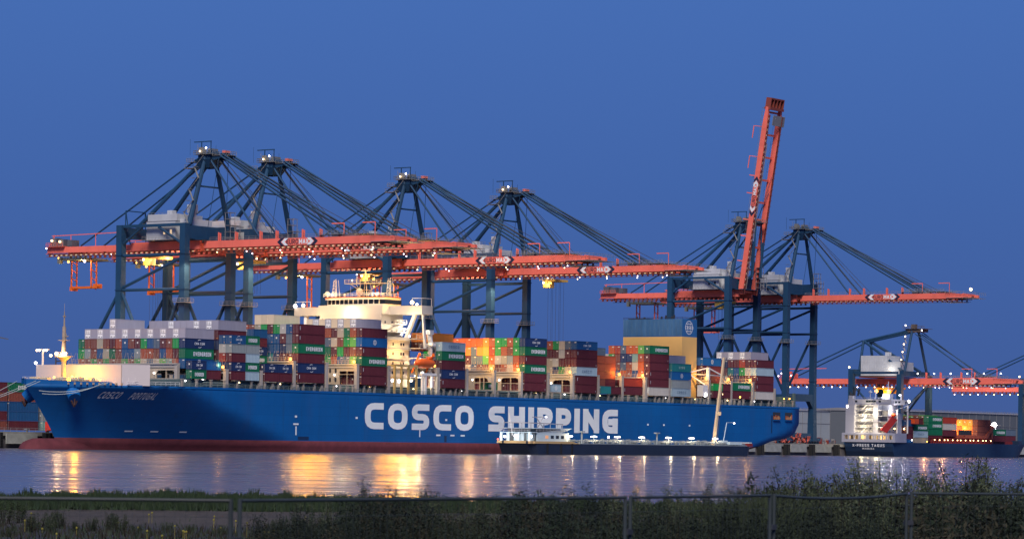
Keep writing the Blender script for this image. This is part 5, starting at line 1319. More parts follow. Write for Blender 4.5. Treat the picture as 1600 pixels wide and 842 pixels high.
o = b.build('deck_piping', TKD, TK); o['kind'] = 'stuff'
b = MB(); b.rail([(6.9, 27, 3.8), (6.9, 126, 3.8)], 1.1, .05, 2.2, 2); b.build('railing', mat('railing pale', (.38, .44, .46), .6, var=0), TK)
for i, y in enumerate((23.1, 36.8, 50.4, 64.8, 81, 95.3, 110.3)):
    b = MB(); b.tube((5.6, y, 3.8), (5.6, y, 6.2), .1, 5); b.box(5.4, 5.8, y-1.3, y+1.3, 6.15, 6.3); lp = b.build('lamp_post', TKD, TK)
    lb_ = MB(); lb_.box(5.35, 5.9, y-1.4, y+1.4, 5.82, 6.10); lb_.build('light_tube', L_PINK, lp)
    point_light('deck_flood', (6.8, y, 5.9), 950, (1, .74, .42), .4, TK)
lamp_part(TK, (6.4, 44.1, 5.9), .35, L_PINK, 'deck_light')
for y in (30, 74): b = MB(); b.tube((5.6, y, 3.8), (5.6, y, 7.4), .28, 6); b.box(5.0, 6.2, y-1.0, y+1.0, 7.3, 7.7); b.build('vent_mast', TKD, TK)
for p, r in (((5.4, 2.2, 5.7), .45), ((.9, 2.0, 5.8), .5), ((-.4, 2.0, 5.8), .5), ((-4.8, 2.2, 5.6), .4), ((5.6, 10, 12.0), .28)): lamp_part(TK, p, r, L_WHITE, 'deck_light')
for p in ((6.6, -.6, 5.9), (0, -1.2, 5.9), (-5, -1, 5.8)): point_light('deck_flood', p, 320, (1, .93, .96), .4, TK)
lamp_part(TK, (-5.8, -.1, 4.7), .22, L_RED, 'side_light')
b = MB(); b.beam((4, 112, 4.6), (4, 117.8, 34.0), .75, 1.1, w2=.6, h2=.8); b.tube((4, 112, 3.8), (4, 112, 5.6), .9, 8); b.beam((4.6, 113.9, 14), (4.6, 114.1, 15.2), 1.8, .3); b.beam((4.6, 116, 25), (4.6, 116.1, 25.4), 2.4, .3); b.build('bunker_boom', CREAM, TK)
b = MB(); b.tube((4.6, 113, 5), (4.6, 118.4, 34), .12, 4); b.build('bunker_hose', DARK, TK)
b = MB(); b.tube((4, 118, 4.4), (4, 120.2, 11.6), .14, 5); b.beam((4, 120.2, 11.6), (4, 124.8, 11.7), .14, .14); b.box(3, 5, 116.5, 119.4, 4.4, 5.4); b.box(4, 6, 119.4, 127, 4.0, 5.0); d = b.build('bow_davit', tw, TK); lamp_part(d, (4, 125.1, 11.4), .3, L_WHITE)
b = MB(); b.box(-4.9, 5.2, 133.6, 135.6, 3.5, 4.5, 0); b.box(-3.0, 3.8, 135.6, 137.2, 3.6, 4.9, 1); b.build('bow_bulwark', [FEEDERRED, tw], TK)
for y in (9, 16.5, 22.6): box_part('fender', RUBBER, TK, 7.02, 7.2, y-.4, y+.4, .2, 3.6)

# ================================================================== FEEDER SHIP
FS, FT = 417.0, 30.0
FD = thing('feeder_ship', 'small container ship with brightly lit white stern house, moored at the right quay', 'container ship', W(FS, FT+12.5, 0), RZ)
# local: x = seaward, y = towards its bow
b = MB(); V = []; F = []; zl = [-1, 0, 2, 4, 5.8]; n = 40
for j, z in enumerate(zl):
    k = (z+1)/6.8
    for side in (1, -1):
        for i in range(n):
            y = i/(n-1)*137; y_ = y; h = 12.5
            if y > 106: h *= 1-((y-106)/31)**lerp(1.6, 2.6, k); y_ = y + (k-1)*5*((y-106)/31)
            if y < 9: y_ = y + (1-k)**2*2.5*(1-y/9); h *= lerp(.9, 1, y/9)
            V.append((side*max(h, .2), y_, z))
for j in range(len(zl)-1):
    for sd in (0, 1):
        a0 = (j*2+sd)*n; a1 = ((j+1)*2+sd)*n
        for i in range(n-1): q = (a0+i, a0+i+1, a1+i+1, a1+i); F.append(q if sd == 0 else q[::-1])
    F.append((j*2*n, (j+1)*2*n, ((j+1)*2+1)*n, (j*2+1)*n))
t_ = (len(zl)-1)*2*n
for i in range(n-1): F.append((t_+i, t_+i+1, t_+n+i+1, t_+n+i))
b.raw(V, F); b.build('hull', FEEDERHULL, FD)
b = MB(); b.poly_prism([(12.0, 113), (9, 122), (1, 138), (-1, 138), (-9, 122), (-12.0, 113)], 5.8, 7.4); b.build('forecastle', FEEDERHULL, FD)
FW = mat('feeder white paint', (.36, .38, .47), .5, var=.04)
b = MB()          # lower stern bulwark band with openings: built as posts and beams round lit openings
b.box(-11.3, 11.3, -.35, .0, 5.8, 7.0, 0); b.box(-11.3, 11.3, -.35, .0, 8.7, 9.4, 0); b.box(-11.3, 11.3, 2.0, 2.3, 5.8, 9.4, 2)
xs = [-11.3, -9.3, -6.6, -4.4, -3.8, -.8, 0, 2.4, 3.4, 5.0, 6.6, 8.6, 9.6, 11.0]
for x in xs[1:-1]: b.box(x-.3, x+.3, -.35, 0, 7.0, 8.7, 0)
b.box(11.3, 12.6, -.3, 9.5, 5.8, 9.4, 0); b.box(-12.6, -11.3, -.3, 9.5, 5.8, 9.4, 0); b.box(-12.6, 12.6, .01, 10, 9.4, 9.6, 0)
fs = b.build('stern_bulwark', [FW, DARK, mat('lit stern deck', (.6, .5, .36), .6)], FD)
nm = [('X-PRESS TAGUS', 1.15, 3.9, 15.2, .2), ('MADEIRA', .75, 2.75, 5.6, .2)]
for txt, h_, z_, wd, th in nm:
    q, w_ = text_quads(txt, h_, th=th, gap=.25, wide=1.1); k = wd/w_; b = MB()
    for f in q: b.face([(-7.6 if txt[0] == 'X' else -3.0)and(((-7.6 if txt[0] == 'X' else -3.0)+u*k), -.14-.01*l+(1-(z_+v+1)/6.8)**2*2.5, z_+v) for u, v, l in f])
    o = b.build('lettering', WHITEP, FD); o['label'] = 'ship name lettering ' + txt
b = MB()
b.box(-11.4, -7.4, 1.0, 9, 9.6, 24.5); b.box(-11, -9, 4, 8, 24.5, 29)                    # funnel side tower
b.box(-3.4, 1.6, .8, 8, 9.6, 24.5) if False else None
b.box(-7.4, 8.2, 8, 17, 9.6, 24.6); b.box(8.2, 10, 12, 17, 9.6, 20)
for k in range(6): b.box(-7.4, 8.4, 1.4+k*.4, 8, 9.6+k*2.9-.1+.1, 9.75+k*2.9+.1)
b.box(-7.6, -7.2, 1.2, 8, 9.6, 24.5); b.box(1.2, 3.4, 2.6, 8, 9.6, 24.5); b.box(7.8, 8.2, 3, 8, 9.6, 21.5)
b.box(-11.4, 9, 4.5, 17, 24.5, 27.2); b.box(3, 14.2, 8.2, 13.5, 24.3, 26.9)
hs = b.build('superstructure', FW, FD); hs.scale = (1, .58, .80); hs.location.z = 1.9
b = MB()
for k in range(5):
    z = 9.8+k*2.9; b.beam((-4.6, 3.4, z), (-2.2, 3.4, z+2.8), .7, .16); b.rail([(-7, 1.5+k*.4, z), (1, 1.5+k*.4, z)], 1.0, .06, 1.6)
b.build('stairway', WHITE, hs)
windows(hs, 'y', [-7.6, -2.4, -1.2, 0, 1.2, 3.6], [26.0], 1.1, 1.0, 4.45); windows(hs, 'y', [5.5, 7, 8.5, 10, 11.5], [25.7], 1.0, .9, 8.15); windows(hs, 'x', [9.4, 11, 12.5], [25.7], 1.0, .9, 14.22)
b = MB(); b.tube((-10, 5, 29), (-9.4, 4.6, 33.5), .6, 8); b.tube((-9, 6.5, 29), (-8, 6, 32.6), .45, 8); b.tube((-11, 4.5, 24.5), (-11.4, 4.2, 31), .4, 8); b.tube((-10.2, 7, 28.6), (-12.6, 6.6, 30.2), .35, 8); b.build('exhaust_pipes', DARK, FD)
b = MB(); b.tube((4, 9, 27), (4, 9, 36.5), .18, 5); b.box(2.4, 5.6, 8.8, 9.2, 32, 32.3); b.tube((-2, 9, 27), (-2, 9, 33), .25, 5); b.tube((-4.5, 9, 27), (-4.5, 9, 32), .2, 5); b.ball((-4.5, 9, 31), .8); b.tube((9.5, 10, 27), (9.5, 10, 30), .3, 6); b.box(1.8, 5.2, 8, 11, 27.2, 30.2); b.rail([(-11, 4.5, 27.2), (8, 4.5, 27.2)], 1, .06, 1.5); b.build('antenna_mast', FW, FD)
b = MB(); b.beam((6.4, 1.0, 10.4), (10.0, 3.6, 17.4), 3.0, 2.8); b.build('lifeboat', mat('lifeboat red', (.36, .02, .02), .45), FD)
b = MB(); b.beam((7.4, .2, 9.0), (11.4, 3.2, 16.6), .3, .3); b.beam((5, 2.6, 10), (8.8, 5.2, 17.4), .3, .3); b.tube((10, 6, 9.6), (10, 6, 22), .35, 6); b.tube((11.6, 12, 9.6), (11.6, 12, 24), .35, 6); b.beam((10, 6, 22), (11.6, 12, 24), .3, .3); b.build('lifeboat_ramp', WHITE, FD)
b = MB(); b.box(10.4, 12.8, 16, 19.5, 14.8, 17.4, 0); b.ball((8.8, 5, 19), 1.1, 0); b.build('rescue_boat', mat('rescue boat orange', (.75, .10, .02), .5), FD)
for p, w_, c_ in (((-3.5, -1, 12.2), 2200, (1, .78, .45)), ((4.4, -1, 12.4), 2000, (1, .78, .45)), ((-3, .2, 17.5), 2400, (1, .80, .48)), ((3, .2, 20), 2000, (1, .80, .48)), ((-1, .2, 23), 1700, (1, .80, .48)), ((9, 3, 21.5), 2400, (1, .93, .84)), ((4, 4.5, 29), 2600, (.95, 1, 1)), ((13, 6.5, 28), 1500, (1, .95, .95)), ((-4, 1.0, 7.8), 500, (1, .66, .25)), ((5, 1.0, 7.8), 500, (1, .66, .25))):
    point_light('flood_light', p, w_*.5, c_, .4, FD)
for p, r, m in (((14.2, 8, 26.2), .95, L_WHITE), ((3.2, 7, 28.6), .8, L_WHITE), ((4.8, 7, 28.2), .6, L_WHITE), ((9.4, 9, 29.4), .5, L_WHITE), ((-10.6, .6, 23.6), .5, L_WHITE), ((-10.6, .6, 22.8), .4, L_WHITE), ((9.6, 4.6, 12), .5, L_WARMW), ((10.6, 11, 12), .5, L_WARMW), ((12.7, 14, 6.9), .4, L_WHITE), ((12.8, 27, 6.4), .35, L_WARM), ((6.8, 7, 22.6), .45, L_WARMW), ((-1, 7.8, 14), .5, L_WARMW), ((5.6, 7.8, 14), .5, L_WARMW)):
    lamp_part(FD, p, r*.7, m, 'deck_light')
for x, w_ in ((-10.3, 1.3), (-7.8, .9), (-5.5, 1.2), (-2.4, 2.0), (1.2, 1.8), (4.2, .9), (7.6, 1.4), (10.3, .9)):
    b = MB(); b.box(x-w_/2, x+w_/2, 1.85, 1.98, 7.1, 8.5); b.build('lit_opening', L_DIM, fs)
# hold coaming, hatch, rows of lights
b = MB(); b.box(-11, 11, 33, 90, 5.8, 8.0)
for i in range(28): b.box(11, 11.5, 33.5+i*2, 33.9+i*2, 5.8, 8.0)
b.box(-11.4, 11.6, 33, 90, 8.0, 8.2); b.box(-9, 9, 91, 116, 5.8, 6.9); b.build('hatch_coaming', FEEDERRED, FD)
for i in range(14): lamp_part(FD, (11.8, 35.5+i*3.9+(i%3)*.5, 7.2), .24, L_WARMW, 'deck_light')
b = MB(); b.raw([(x, y, z) for x in (11.6, -8) for y, z in ((62, 8.2), (84, 8.2), (90.6, 13.2), (89.2, 13.6), (82.6, 9.3), (63.4, 9.3))], [(0, 1, 2, 3, 4, 5), (11, 10, 9, 8, 7, 6), (4, 3, 9, 10), (5, 4, 10, 11), (3, 2, 8, 9), (2, 1, 7, 8)])
b.box(-8, 10.6, 89.4, 91.2, 6, 13.8); b.build('hatch_cover_gantry', mat('oxide orange', (.42, .10, .05), .6), FD)
b = MB()
for k in range(12): b.box(9.4, 10.8, 61+k*.85, 61.6+k*.85, 9.4, 11.6)
b.build('twistlock_bins', DARK, FD); box_part('hatch_platform', mat('oxide orange', (.42, .10, .05), .6), FD, 8.4, 10.9, 58, 75, 8.2, 9.5)
for o_ in list(FD.children):      # the house stands a storey lower than first laid out
    if o_.type == 'MESH' and o_.name.split('.')[0] in ('exhaust_pipes', 'antenna_mast', 'lifeboat', 'lifeboat_ramp', 'rescue_boat'): o_.scale.z = .80; o_.location.z = 1.9
    elif o_.location.z > 9.5: o_.location.z = 9.5+(o_.location.z-9.5)*.80
FG = 'containers on the small ship'
def fbox(x, y, z, L, c, lg, where): 
    p = (x, y, z); H = H20+.1
    lab = CC[c][3]+WORDS.get(lg, '')+(' container, ' if L > 8 else ' short container, ')+where
    if lab in LABELS: print('DUP', lab)
    LABELS.add(lab); P = FD.matrix_world @ Vector(p) if False else W(FS+y, FT+12.5-x, z)
    o = thing('shipping_container', lab, 'container', P, RZ, FG, container_mesh(L, H, c))
    link('refrigeration_unit' if c in 'WVZ' else 'door', door_mesh(H, c, rc.randrange(3, 5) if c in 'WVZ' else rc.randrange(5)), o)
    if lg: link('lettering', logo_mesh(lg, L, H), o)
H_ = H20+.15
def fstack(y, cols, name, L=L40, base=4.6, x0=9.9, side=None):
    for k, col in enumerate(cols):
        for j, c in enumerate(col):
            if c not in '.-': fbox(x0-k*PW, y, base+j*H_, L, c, side[j] if side and k == 0 and side[j] != '-' else None, f'{ORD[j]} tier, {ORD[k]} row, {name} on small ship')
fstack(11.8, ['bmmb', 'bmab', '.mans', '..aal', '..ann'], 'stack beside house', 6.06)
fstack(18.6, ['ekG.', 'mmGm', 'mman'], 'second stack', side='QKE-', base=5.4)
fstack(31.4, ['mmGGG'[1:], 'nnnn'[:4], 'mmnn', 'nnnl', 'mmnn'], 'third stack', base=6.4, side='--EE')
fstack(31.4, ['', '....l', '....n', '....n', '....l', '....n'], 'top of third stack', base=4.0)
fstack(44.2, ['mwr', 'mwr', 'nwr'], 'fourth stack', base=8.2+.6)
fstack(75.4, ['nnn', 'xxY', 'oYx', 'xoY', 'mxx'], 'fifth stack', base=8.2)
fstack(92.2, ['mG', 'mg', 'mm'], 'sixth stack', base=6.9, side='-E', x0=8.8)
fstack(104.6, ['ms', 'ms', 'mb'], 'bow stack', base=6.9, x0=7.4)
for p in ((5.0, 71.4, 12.0), (0, 71.6, 12.5)): point_light('hold_light', p, 1600, (1, .5, .1), .4, FD)

# ================================================================== QUAY BACKGROUND
# container yard left, beyond the bow
YG = 'containers stacked on the left quay'
def ybox(px0, Y, z, L, c, lg, where):
    P = at(px0, 670, Y); P.z = z; lab = CC[c][3]+WORDS.get(lg, '')+' container, '+where
    o = thing('shipping_container', lab, 'container', P, RZ - radians(0), YG, container_mesh(L, 2.84, c)); LABELS.add(lab)
    link('door', door_mesh(2.84, c, rc.randrange(5)), o)
    if lg: link('lettering', logo_mesh(lg, L, 2.84), o)
def wy(s, t, z, c, lg, where, L=L40):
    lab = CC[c][3]+WORDS.get(lg, '')+' container, '+where; LABELS.add(lab)
    o = thing('shipping_container', lab, 'container', W(s, t, z), RZ, YG, container_mesh(L, 2.84, c)); link('door', door_mesh(2.84, c, rc.randrange(5)), o)
    if lg: link('lettering', logo_mesh(lg, L, 2.84), o)
for j, (c, lg) in enumerate((('m', None), ('b', None), ('b', None), ('n', None), ('G', 'E'))):
    wy(-36.8, 84, 5.2+j*2.9, c, lg, f'{ORD[j]} tier of the stack left of the bow')
    wy(-50, 84, 5.2+j*2.9, 'nmbnm'[j], None, f'{ORD[j]} tier of the stack at the left photo edge')
for j, c in enumerate('qaecn'): wy(-22.5, 84, 5.2+j*2.9, c, None, f'{ORD[j]} tier of the stack just behind the stem')
for j, c in enumerate('qtnmg'): wy(-9, 84, 5.2+j*2.9, c, None, f'{ORD[j]} tier of the stack hidden partly by the bow')
b = MB(); b.box(-2.5, 2.5, -3, 3, .6, 3.4); b.box(-1.5, 2.7, -3.4, -3, .9, 2.4); 
for sx in (-1, 1):
    for yy in (-2, 2): b.tube((sx*2.5-.2, yy, .6), (sx*2.5+.2, yy, .6), .6, 10)
b.box(-2.2, 2.2, 3, 4.6, 1, 2.6)
tr = thing('terminal_tractor', 'small red terminal vehicle with its lamp lit, on the quay left of the stem', 'vehicle', W(-36, 63, QZ), RZ, data=b.mesh('terminal_tractor', mat('vehicle red', (.65, .05, .03), .45)))
lamp_part(tr, (2.8, 0, 1.0), .35, L_WHITE, 'headlight'); lamp_part(tr, (1, -3.2, 2.8), .3, L_WARM, 'beacon')
# heap of red steel parts on the quay by the stern
rs = random.Random(31)
b = MB()
for k in range(150):
    q = rs.random(); y = lerp(-10, 12, q); x = rs.uniform(-2, 2); hmax = 3.6*(1-abs(q-.55)*1.1)
    z = rs.uniform(.2, max(.4, hmax)); a = rs.uniform(-.8, .8); l_ = rs.uniform(.9, 2.0)
    b.beam((x, y, z), (x+rs.uniform(-.8, .8), y+l_*sin(a), z+l_*cos(a)*.8), .42, .42)
hp = thing('steel_heap', 'heap of tangled coral red steel lashing gear on the quay behind the stern', 'steel heap', W(384, 60.5, QZ+.1), RZ, data=b.mesh('steel_heap', mat('heap red', (.62, .13, .09), .6, var=.3, scale=2))); hp['kind'] = 'stuff'
# storage halls
def hall(name, label, s, t, L, D, H, m, roofy=1.5):
    h = thing(name, label, 'building', W(s, t, QZ), RZ)
    b = MB(); b.box(-D, 0, 0, L, 0, H); b.build('wall', m, h)
    n = int(L/8); b = MB()
    for i in range(n+1): y = i*L/n; b.box(.0, .12, y-.1, y+.1, 0, H)
    b.box(0, .14, 0, L, H*.62, H*.62+.15); b.box(0, .2, 0, L, 0, 1.2); b.build('wall_rib', STEELGREY, h)
    b = MB(); b.raw([(0.4, -.4, H), (0.4, L+.4, H), (-D/2, L+.4, H+roofy), (-D/2, -.4, H+roofy), (-D-.4, -.4, H), (-D-.4, L+.4, H)], [(0, 1, 2, 3), (3, 2, 5, 4), (0, 3, 4), (1, 5, 2)])
    b.rail([(0.2, 0, H), (0.2, L, H)], 1.2, .1, 3.5, 2); b.build('roof', STEELGREY, h); return h
hall('storage_hall', 'pale metal storage hall between the stern and the small ship', 560, 180, 62, 50, 16.5, mat('hall pale metal', (.30, .35, .38), .5, var=.06, scale=.05))
hall('long_warehouse', 'long grey warehouse stretching behind the small container ship', 700, 190, 330, 60, 18, mat('warehouse grey', (.11, .13, .15), .6, var=.08, scale=.05))
# lamp masts
def lampmast(s, t, H, label, r=1.3, lit=True):
    o = thing('light_mast', label, 'light mast', W(s, t, QZ), RZ, 'tall light masts on the terminal')
    b = MB(); b.tube((0, 0, 0), (0, 0, H), .55, 8, 0, .25); b.build('pole', STEELGREY, o); b = MB(); b.box(-1.8, 1.8, -1.8, 1.8, H, H+.3)
    hd = b.build('lamp_head', STEELGREY, o)
    if lit: lamp_part(hd, (0, -1.8, H+.2), r, L_WHITE); point_light('mast_flood', (0, -4, H), 12000, (1, .92, .85), 1, o)
P0 = at(1556, 661, 1480)
def inv(P): dx, dy = P.x-OX, P.y-OY; return UX*dx+UY*dy, -UY*dx+UX*dy
s_, t_2 = inv(P0); lampmast(s_, t_2, 10.5, 'bright short floodlight mast before the long warehouse, far right', 1.3)
# low quay clutter: barriers, boxes, vehicles between stern and feeder
b = MB()
for k in range(70):
    y = rs.uniform(0, 42); x = rs.uniform(-8, 0); hh = rs.uniform(.8, 3.2); b.box(x-.5, x+.5, y-rs.uniform(.3, 1.4), y+.6, 0, hh, rs.randrange(4))
o = thing('quay_equipment', 'low row of crates and equipment on the quay left of the small ship', 'equipment', W(394, 64, QZ+.02), RZ, data=b.mesh('quay_equipment', [STEELGREY, mat('crate red', (.35, .07, .05), .6), mat('crate blue', (.08, .14, .40), .6), mat('crate pale', (.5, .5, .48), .6)])); o['kind'] = 'stuff'
b = MB(); b.box(-.25, .25, -6, -5.5, 0, 6.5); b.box(-.25, .25, 5.5, 6, 0, 6.5); b.box(-.3, .3, -6, 6, 6.5, 7.1); b.box(-.3, .3, -6, 6, 1.6, 2.0)
thing('loading_frame', 'dark steel loading frame on the quay just behind the blue stern', 'frame', W(371, 63.5, QZ), RZ, data=b.mesh('loading_frame', mat('frame brown', (.16, .13, .12), .6)))
# wind turbine whose blade tip reaches in from the left
wt = thing('wind_turbine', 'wind turbine of which only a dark blade tip reaches in at the left edge', 'wind turbine', (-330, 1700, QZ), 0)
b = MB(); b.tube((0, 0, 0), (0, 0, 60), 2, 12, 0, 1.2); b.box(-1.5, 1.5, -3, 3, 59, 62); b.build('tower', STEELGREY, wt)
for a in (-10, 110, 230):
    b = MB(); d_ = Vector((cos(radians(a)), 0, sin(radians(a)))); up_ = Vector((-d_.z, 0, d_.x)); b.beam(Vector((0, -3.4, 60.5))+d_*1, Vector((0, -3.4, 60.5))+d_*50, 1.0, 2.6, up=up_, w2=.3, h2=.5); b.build('blade', mat('blade dark grey', (.08, .09, .12), .6, var=0), wt)

# ================================================================== FOREGROUND
GREENS = [mat('reed green', (.007, .020, .008), .9, var=.4, scale=3), mat('weed green', (.015, .026, .015), .9, var=.4, scale=3), mat('dry stem brown', (.013, .011, .008), .9, var=.3, scale=3), mat('fresh green', (.024, .042, .014), .9, var=.3, scale=3)]
def fence():
    fz = 3.88; pts = [(-13.5, 27.3), (-10.3, 27.9), (-6.6, 28.5), (-2.63, 29.2), (1.3, 33.9), (3.14, 36.7), (5.18, 39.8), (8.1, 41.3), (11.3, 42.6)]
    GAL = mat('galvanised tube', (.03, .042, .048), .6, .1, var=.15, scale=2)
    for i, (a, c) in enumerate(zip(pts, pts[1:])):
        L = (Vector(c)-Vector(a)).length; ang = atan2(c[1]-a[1], c[0]-a[0])
        pos = ['leftmost', 'second from left', 'third from left', 'long middle', 'right of the middle', 'third from right', 'second from right', 'rightmost'][i]
        f = thing('fence_panel', 'galvanised wire mesh site fence panel, ' + pos, 'fence panel', (a[0], a[1], 1.72), ang, 'temporary fence panels')
        dip = .0 if i != 5 else .05
        b = MB(); n = 8; e = .05
        for k in range(n):
            u0, u1 = lerp(e, L-e, k/n), lerp(e, L-e, (k+1)/n); z = lambda u: fz-1.72-dip*4*(u/L)*(1-u/L)
            b.tube((u0, 0, z(u0)), (u1, 0, z(u1)), .017, 8)
        b.build('top_rail', GAL, f)
        for u in (e, L-e): b = MB(); b.tube((u, 0, 0.05), (u, 0, fz-1.70), .021, 8); b.build('post', GAL, f)
        b = MB(); b.tube((e, 0, .25), (L-e, 0, .25), .019, 6); b.build('bottom_rail', GAL, f)
        b = MB(); k = 0
        while k*.10 < L-.1: x = e+k*.10; b.tube((x, 0, .25), (x, 0, fz-1.73-dip*4*(x/L)*(1-x/L)), .0016, 3); k += 1
        for z_ in (.6, 1.0, 1.5, 2.0): b.tube((e, 0, z_), (L-e, 0, z_), .002, 3)
        o = b.build('wire_mesh', GAL, f); o['kind'] = 'stuff'
        b = MB()
        for z_ in (.5, 1.75): b.box(-.05, .06, -.035, .035, z_, z_+.06)
        b.build('clamp', DARK, f)['kind'] = 'stuff'; b = MB(); b.box(-.3, .3, -.12, .12, -.02, .13); b.build('foot_block', RUBBER, f)
fence()
def leafy(seed, h, r, nst, leaves, lsize, lean=.25, m0=0, feathery=False):
    "one shrub: stems and many small leaf faces along them"
    rr = random.Random(seed); st = MB(); lf = MB()
    for i in range(nst):
        a = rr.uniform(0, 2*pi); rad = r*sqrt(rr.random()); x, y = rad*cos(a)*.6, rad*sin(a)*.6; tx, ty = x+cos(a)*lean*h*rr.random()+rr.uniform(-.1, .1)*h, y+sin(a)*lean*h*rr.random()
        hh = h*rr.uniform(.5, 1.0); p0 = Vector((x, y, -.05)); p1 = Vector((lerp(x, tx, .4), lerp(y, ty, .4), hh*.55)); p2 = Vector((tx, ty, hh))
        st.tube(p0, p1, .012+.004*h, 4, 0, .009); st.tube(p1, p2, .009, 4, 0, .003)
        for k in range(leaves):
            q = rr.uniform(.12, 1.0)**.8; c = (p0.lerp(p1, q/.5) if q < .5 else p1.lerp(p2, (q-.5)/.5)); sp_r = r*.30*(1.05-q)+.022
            c = c+Vector((rr.gauss(0, sp_r), rr.gauss(0, sp_r), rr.gauss(0, sp_r*.6))); s = lsize*rr.uniform(.5, 1.2)
            d = Vector((rr.gauss(0, 1), rr.gauss(0, 1), rr.uniform(.1, 1.6) if feathery else rr.gauss(.3, .8))).normalized(); e = d.cross(Vector((rr.gauss(0, 1), rr.gauss(0, 1), rr.gauss(0, 1)))).normalized()
            w = .16 if feathery else .32
            lf.face([c, c+d*s*.5+e*s*w, c+d*s, c+d*s*.5-e*s*w], 0 if rr.random() < .8 else 1)
    return st, lf
PROTO = []; PALEG = mat('grey green feathery leaves', (.060, .080, .044), .9, var=.35, scale=3)
for i in range(6):
    tall = i < 3
    st, lf = leafy(40+i, 1.0, .36 if tall else .42, 17 if tall else 15, 260 if tall else 130, .038 if tall else .06, lean=.3, feathery=True)
    PROTO.append((st.mesh('stem', GREENS[2]), lf.mesh('leaves', [PALEG, GREENS[3]] if tall else [GREENS[3], GREENS[1]])))
def shrub(px, Y, h, kind, label, cat='shrub', group=None, wid=1.0):
    P = at(px, 760, Y); z = BANK_H(P.x, P.y) if Y > 60 else 1.7; o = thing('shrub', label, cat, (P.x, P.y, z-.02), rf_.uniform(0, 6.28), group)
    o.scale = (h*wid, h*wid, h)
    st, lf = PROTO[kind]; link('stems', st, o); link('foliage', lf, o); return o
rf_ = random.Random(77)
GS = 'wild shrubs behind the fence'
def h_for(py, Y, px): return CAM_Z - (py-(687+.0148*(px-800)))*Y/FPX - 1.7
spec = []
# tall feathery shrubs on the right: (px, top py, distance)
tall = [(1250, 742, 62), (1274, 724, 60), (1296, 740, 64), (1318, 748, 58), (1338, 724, 61), (1362, 736, 63), (1380, 728, 59), (1398, 712, 60), (1418, 735, 62), (1470, 738, 63), (1492, 708, 60), (1508, 716, 61), (1534, 740, 62), (1552, 716, 60), (1572, 740, 63), (1590, 732, 60), (1600, 748, 61), (1225, 752, 63), (1352, 744, 57), (1450, 752, 60), (1512, 746, 58), (1238, 748, 60), (1262, 738, 62), (1286, 742, 61), (1306, 736, 63), (1328, 734, 60), (1350, 730, 64), (1372, 736, 60), (1390, 730, 62), (1408, 734, 59)]
PH = ['tallest', 'slim', 'broad', 'pale', 'leaning', 'bushy', 'sparse', 'feathery', 'ragged', 'low', 'upright', 'dark']
for i, (px, py, Y) in enumerate(tall): spec.append((px, py, Y, i % 3, .75 + .35*rf_.random()))
mid = [(472, 764, 66), (524, 766, 64), (586, 764, 66), (648, 757, 63), (668, 768, 66), (700, 770, 68), (750, 754, 64), (762, 762, 66), (845, 756, 62), (868, 764, 66), (935, 768, 64), (968, 748, 62), (984, 760, 60), (1032, 748, 66), (1076, 742, 62), (1090, 756, 64), (1146, 764, 66), (1158, 756, 65), (1185, 752, 64)]
for i, (px, py, Y) in enumerate(mid): spec.append((px, py, Y, i % 3, .5+.25*rf_.random()))
NB = len(spec); k = 0
while k < 150:      # lower dense band under the rail
    px = rf_.uniform(490, 1640) if rf_.random() < .93 else rf_.uniform(430, 520); Y = rf_.uniform(50, 72); py = 758 + 46*rf_.random()**.6 + 14*sin(px*.019) if px > 560 else rf_.uniform(790, 815)
    if px > 1180: py -= rf_.uniform(0, 30)
    spec.append((px, py, Y, rf_.choice((0, 1, 2, 0, 1, 2, 4)), rf_.uniform(.8, 1.2))); k += 1
NC = len(spec)
for px, py, Y in ((42, 798, 88), (66, 793, 90), (82, 803, 87), (98, 790, 92), (122, 806, 88), (142, 800, 90), (170, 792, 90), (186, 795, 88), (8, 772, 96), (28, 773, 97), (212, 815, 88), (262, 812, 90), (300, 813, 89), (348, 814, 88), (430, 805, 90), (20, 820, 84)):
    spec.append((px, py, Y, rf_.choice((3, 4, 5)), rf_.uniform(.9, 1.4)))
band = MB()
rank_t = {i: r for r, i in enumerate(sorted(range(len(tall)), key=lambda i: tall[i][0]))}; rank_m = {i: r for r, i in enumerate(sorted(range(len(mid)), key=lambda i: mid[i][0]))}
ORD += ['nineteenth', 'twentieth', 'twenty-first', 'twenty-second', 'twenty-third', 'twenty-fourth', 'twenty-fifth', 'twenty-sixth', 'twenty-seventh', 'twenty-eighth', 'twenty-ninth', 'thirtieth']
rank_w = {i: r for r, i in enumerate(sorted(range(NC, len(spec)), key=lambda i: spec[i][0]))}
for i, (px, py, Y, kd, wd) in enumerate(spec):
    h = max(.35, h_for(py, Y, px))
    if i < len(tall): shrub(px, Y, h, kd, f'feathery shrub against the water, {ORD[rank_t[i]]} from left among the tall right-hand ones', 'shrub', 'tall shrubs right of the fence', wd)
    elif i < NB: shrub(px, Y, h, kd, f'dark weed sprig poking above the fence rail, {ORD[rank_m[i-len(tall)]]} from the left', 'weed', 'weed sprigs above the rail', wd)
    elif i < NC:
        P = at(px, 760, Y); z = BANK_H(P.x, P.y) if Y > 60 else 1.7; a_ = rf_.uniform(0, 6.28); M_ = Matrix.Translation((P.x, P.y, z-.02)) @ Matrix.Rotation(a_, 4, 'Z') @ Matrix.Diagonal((h*wd, h*wd, h, 1))
        me = PROTO[kd][1]; band.raw([M_ @ v.co for v in me.vertices], [tuple(p.vertices) for p in me.polygons], rf_.choice((0, 0, 1, 1, 2)))
    else: shrub(px, Y, h, kd, f'small green weed clump on the gravel at lower left, {ORD[rank_w[i]]} from the left', 'weed', 'weed clumps on the gravel', wd)
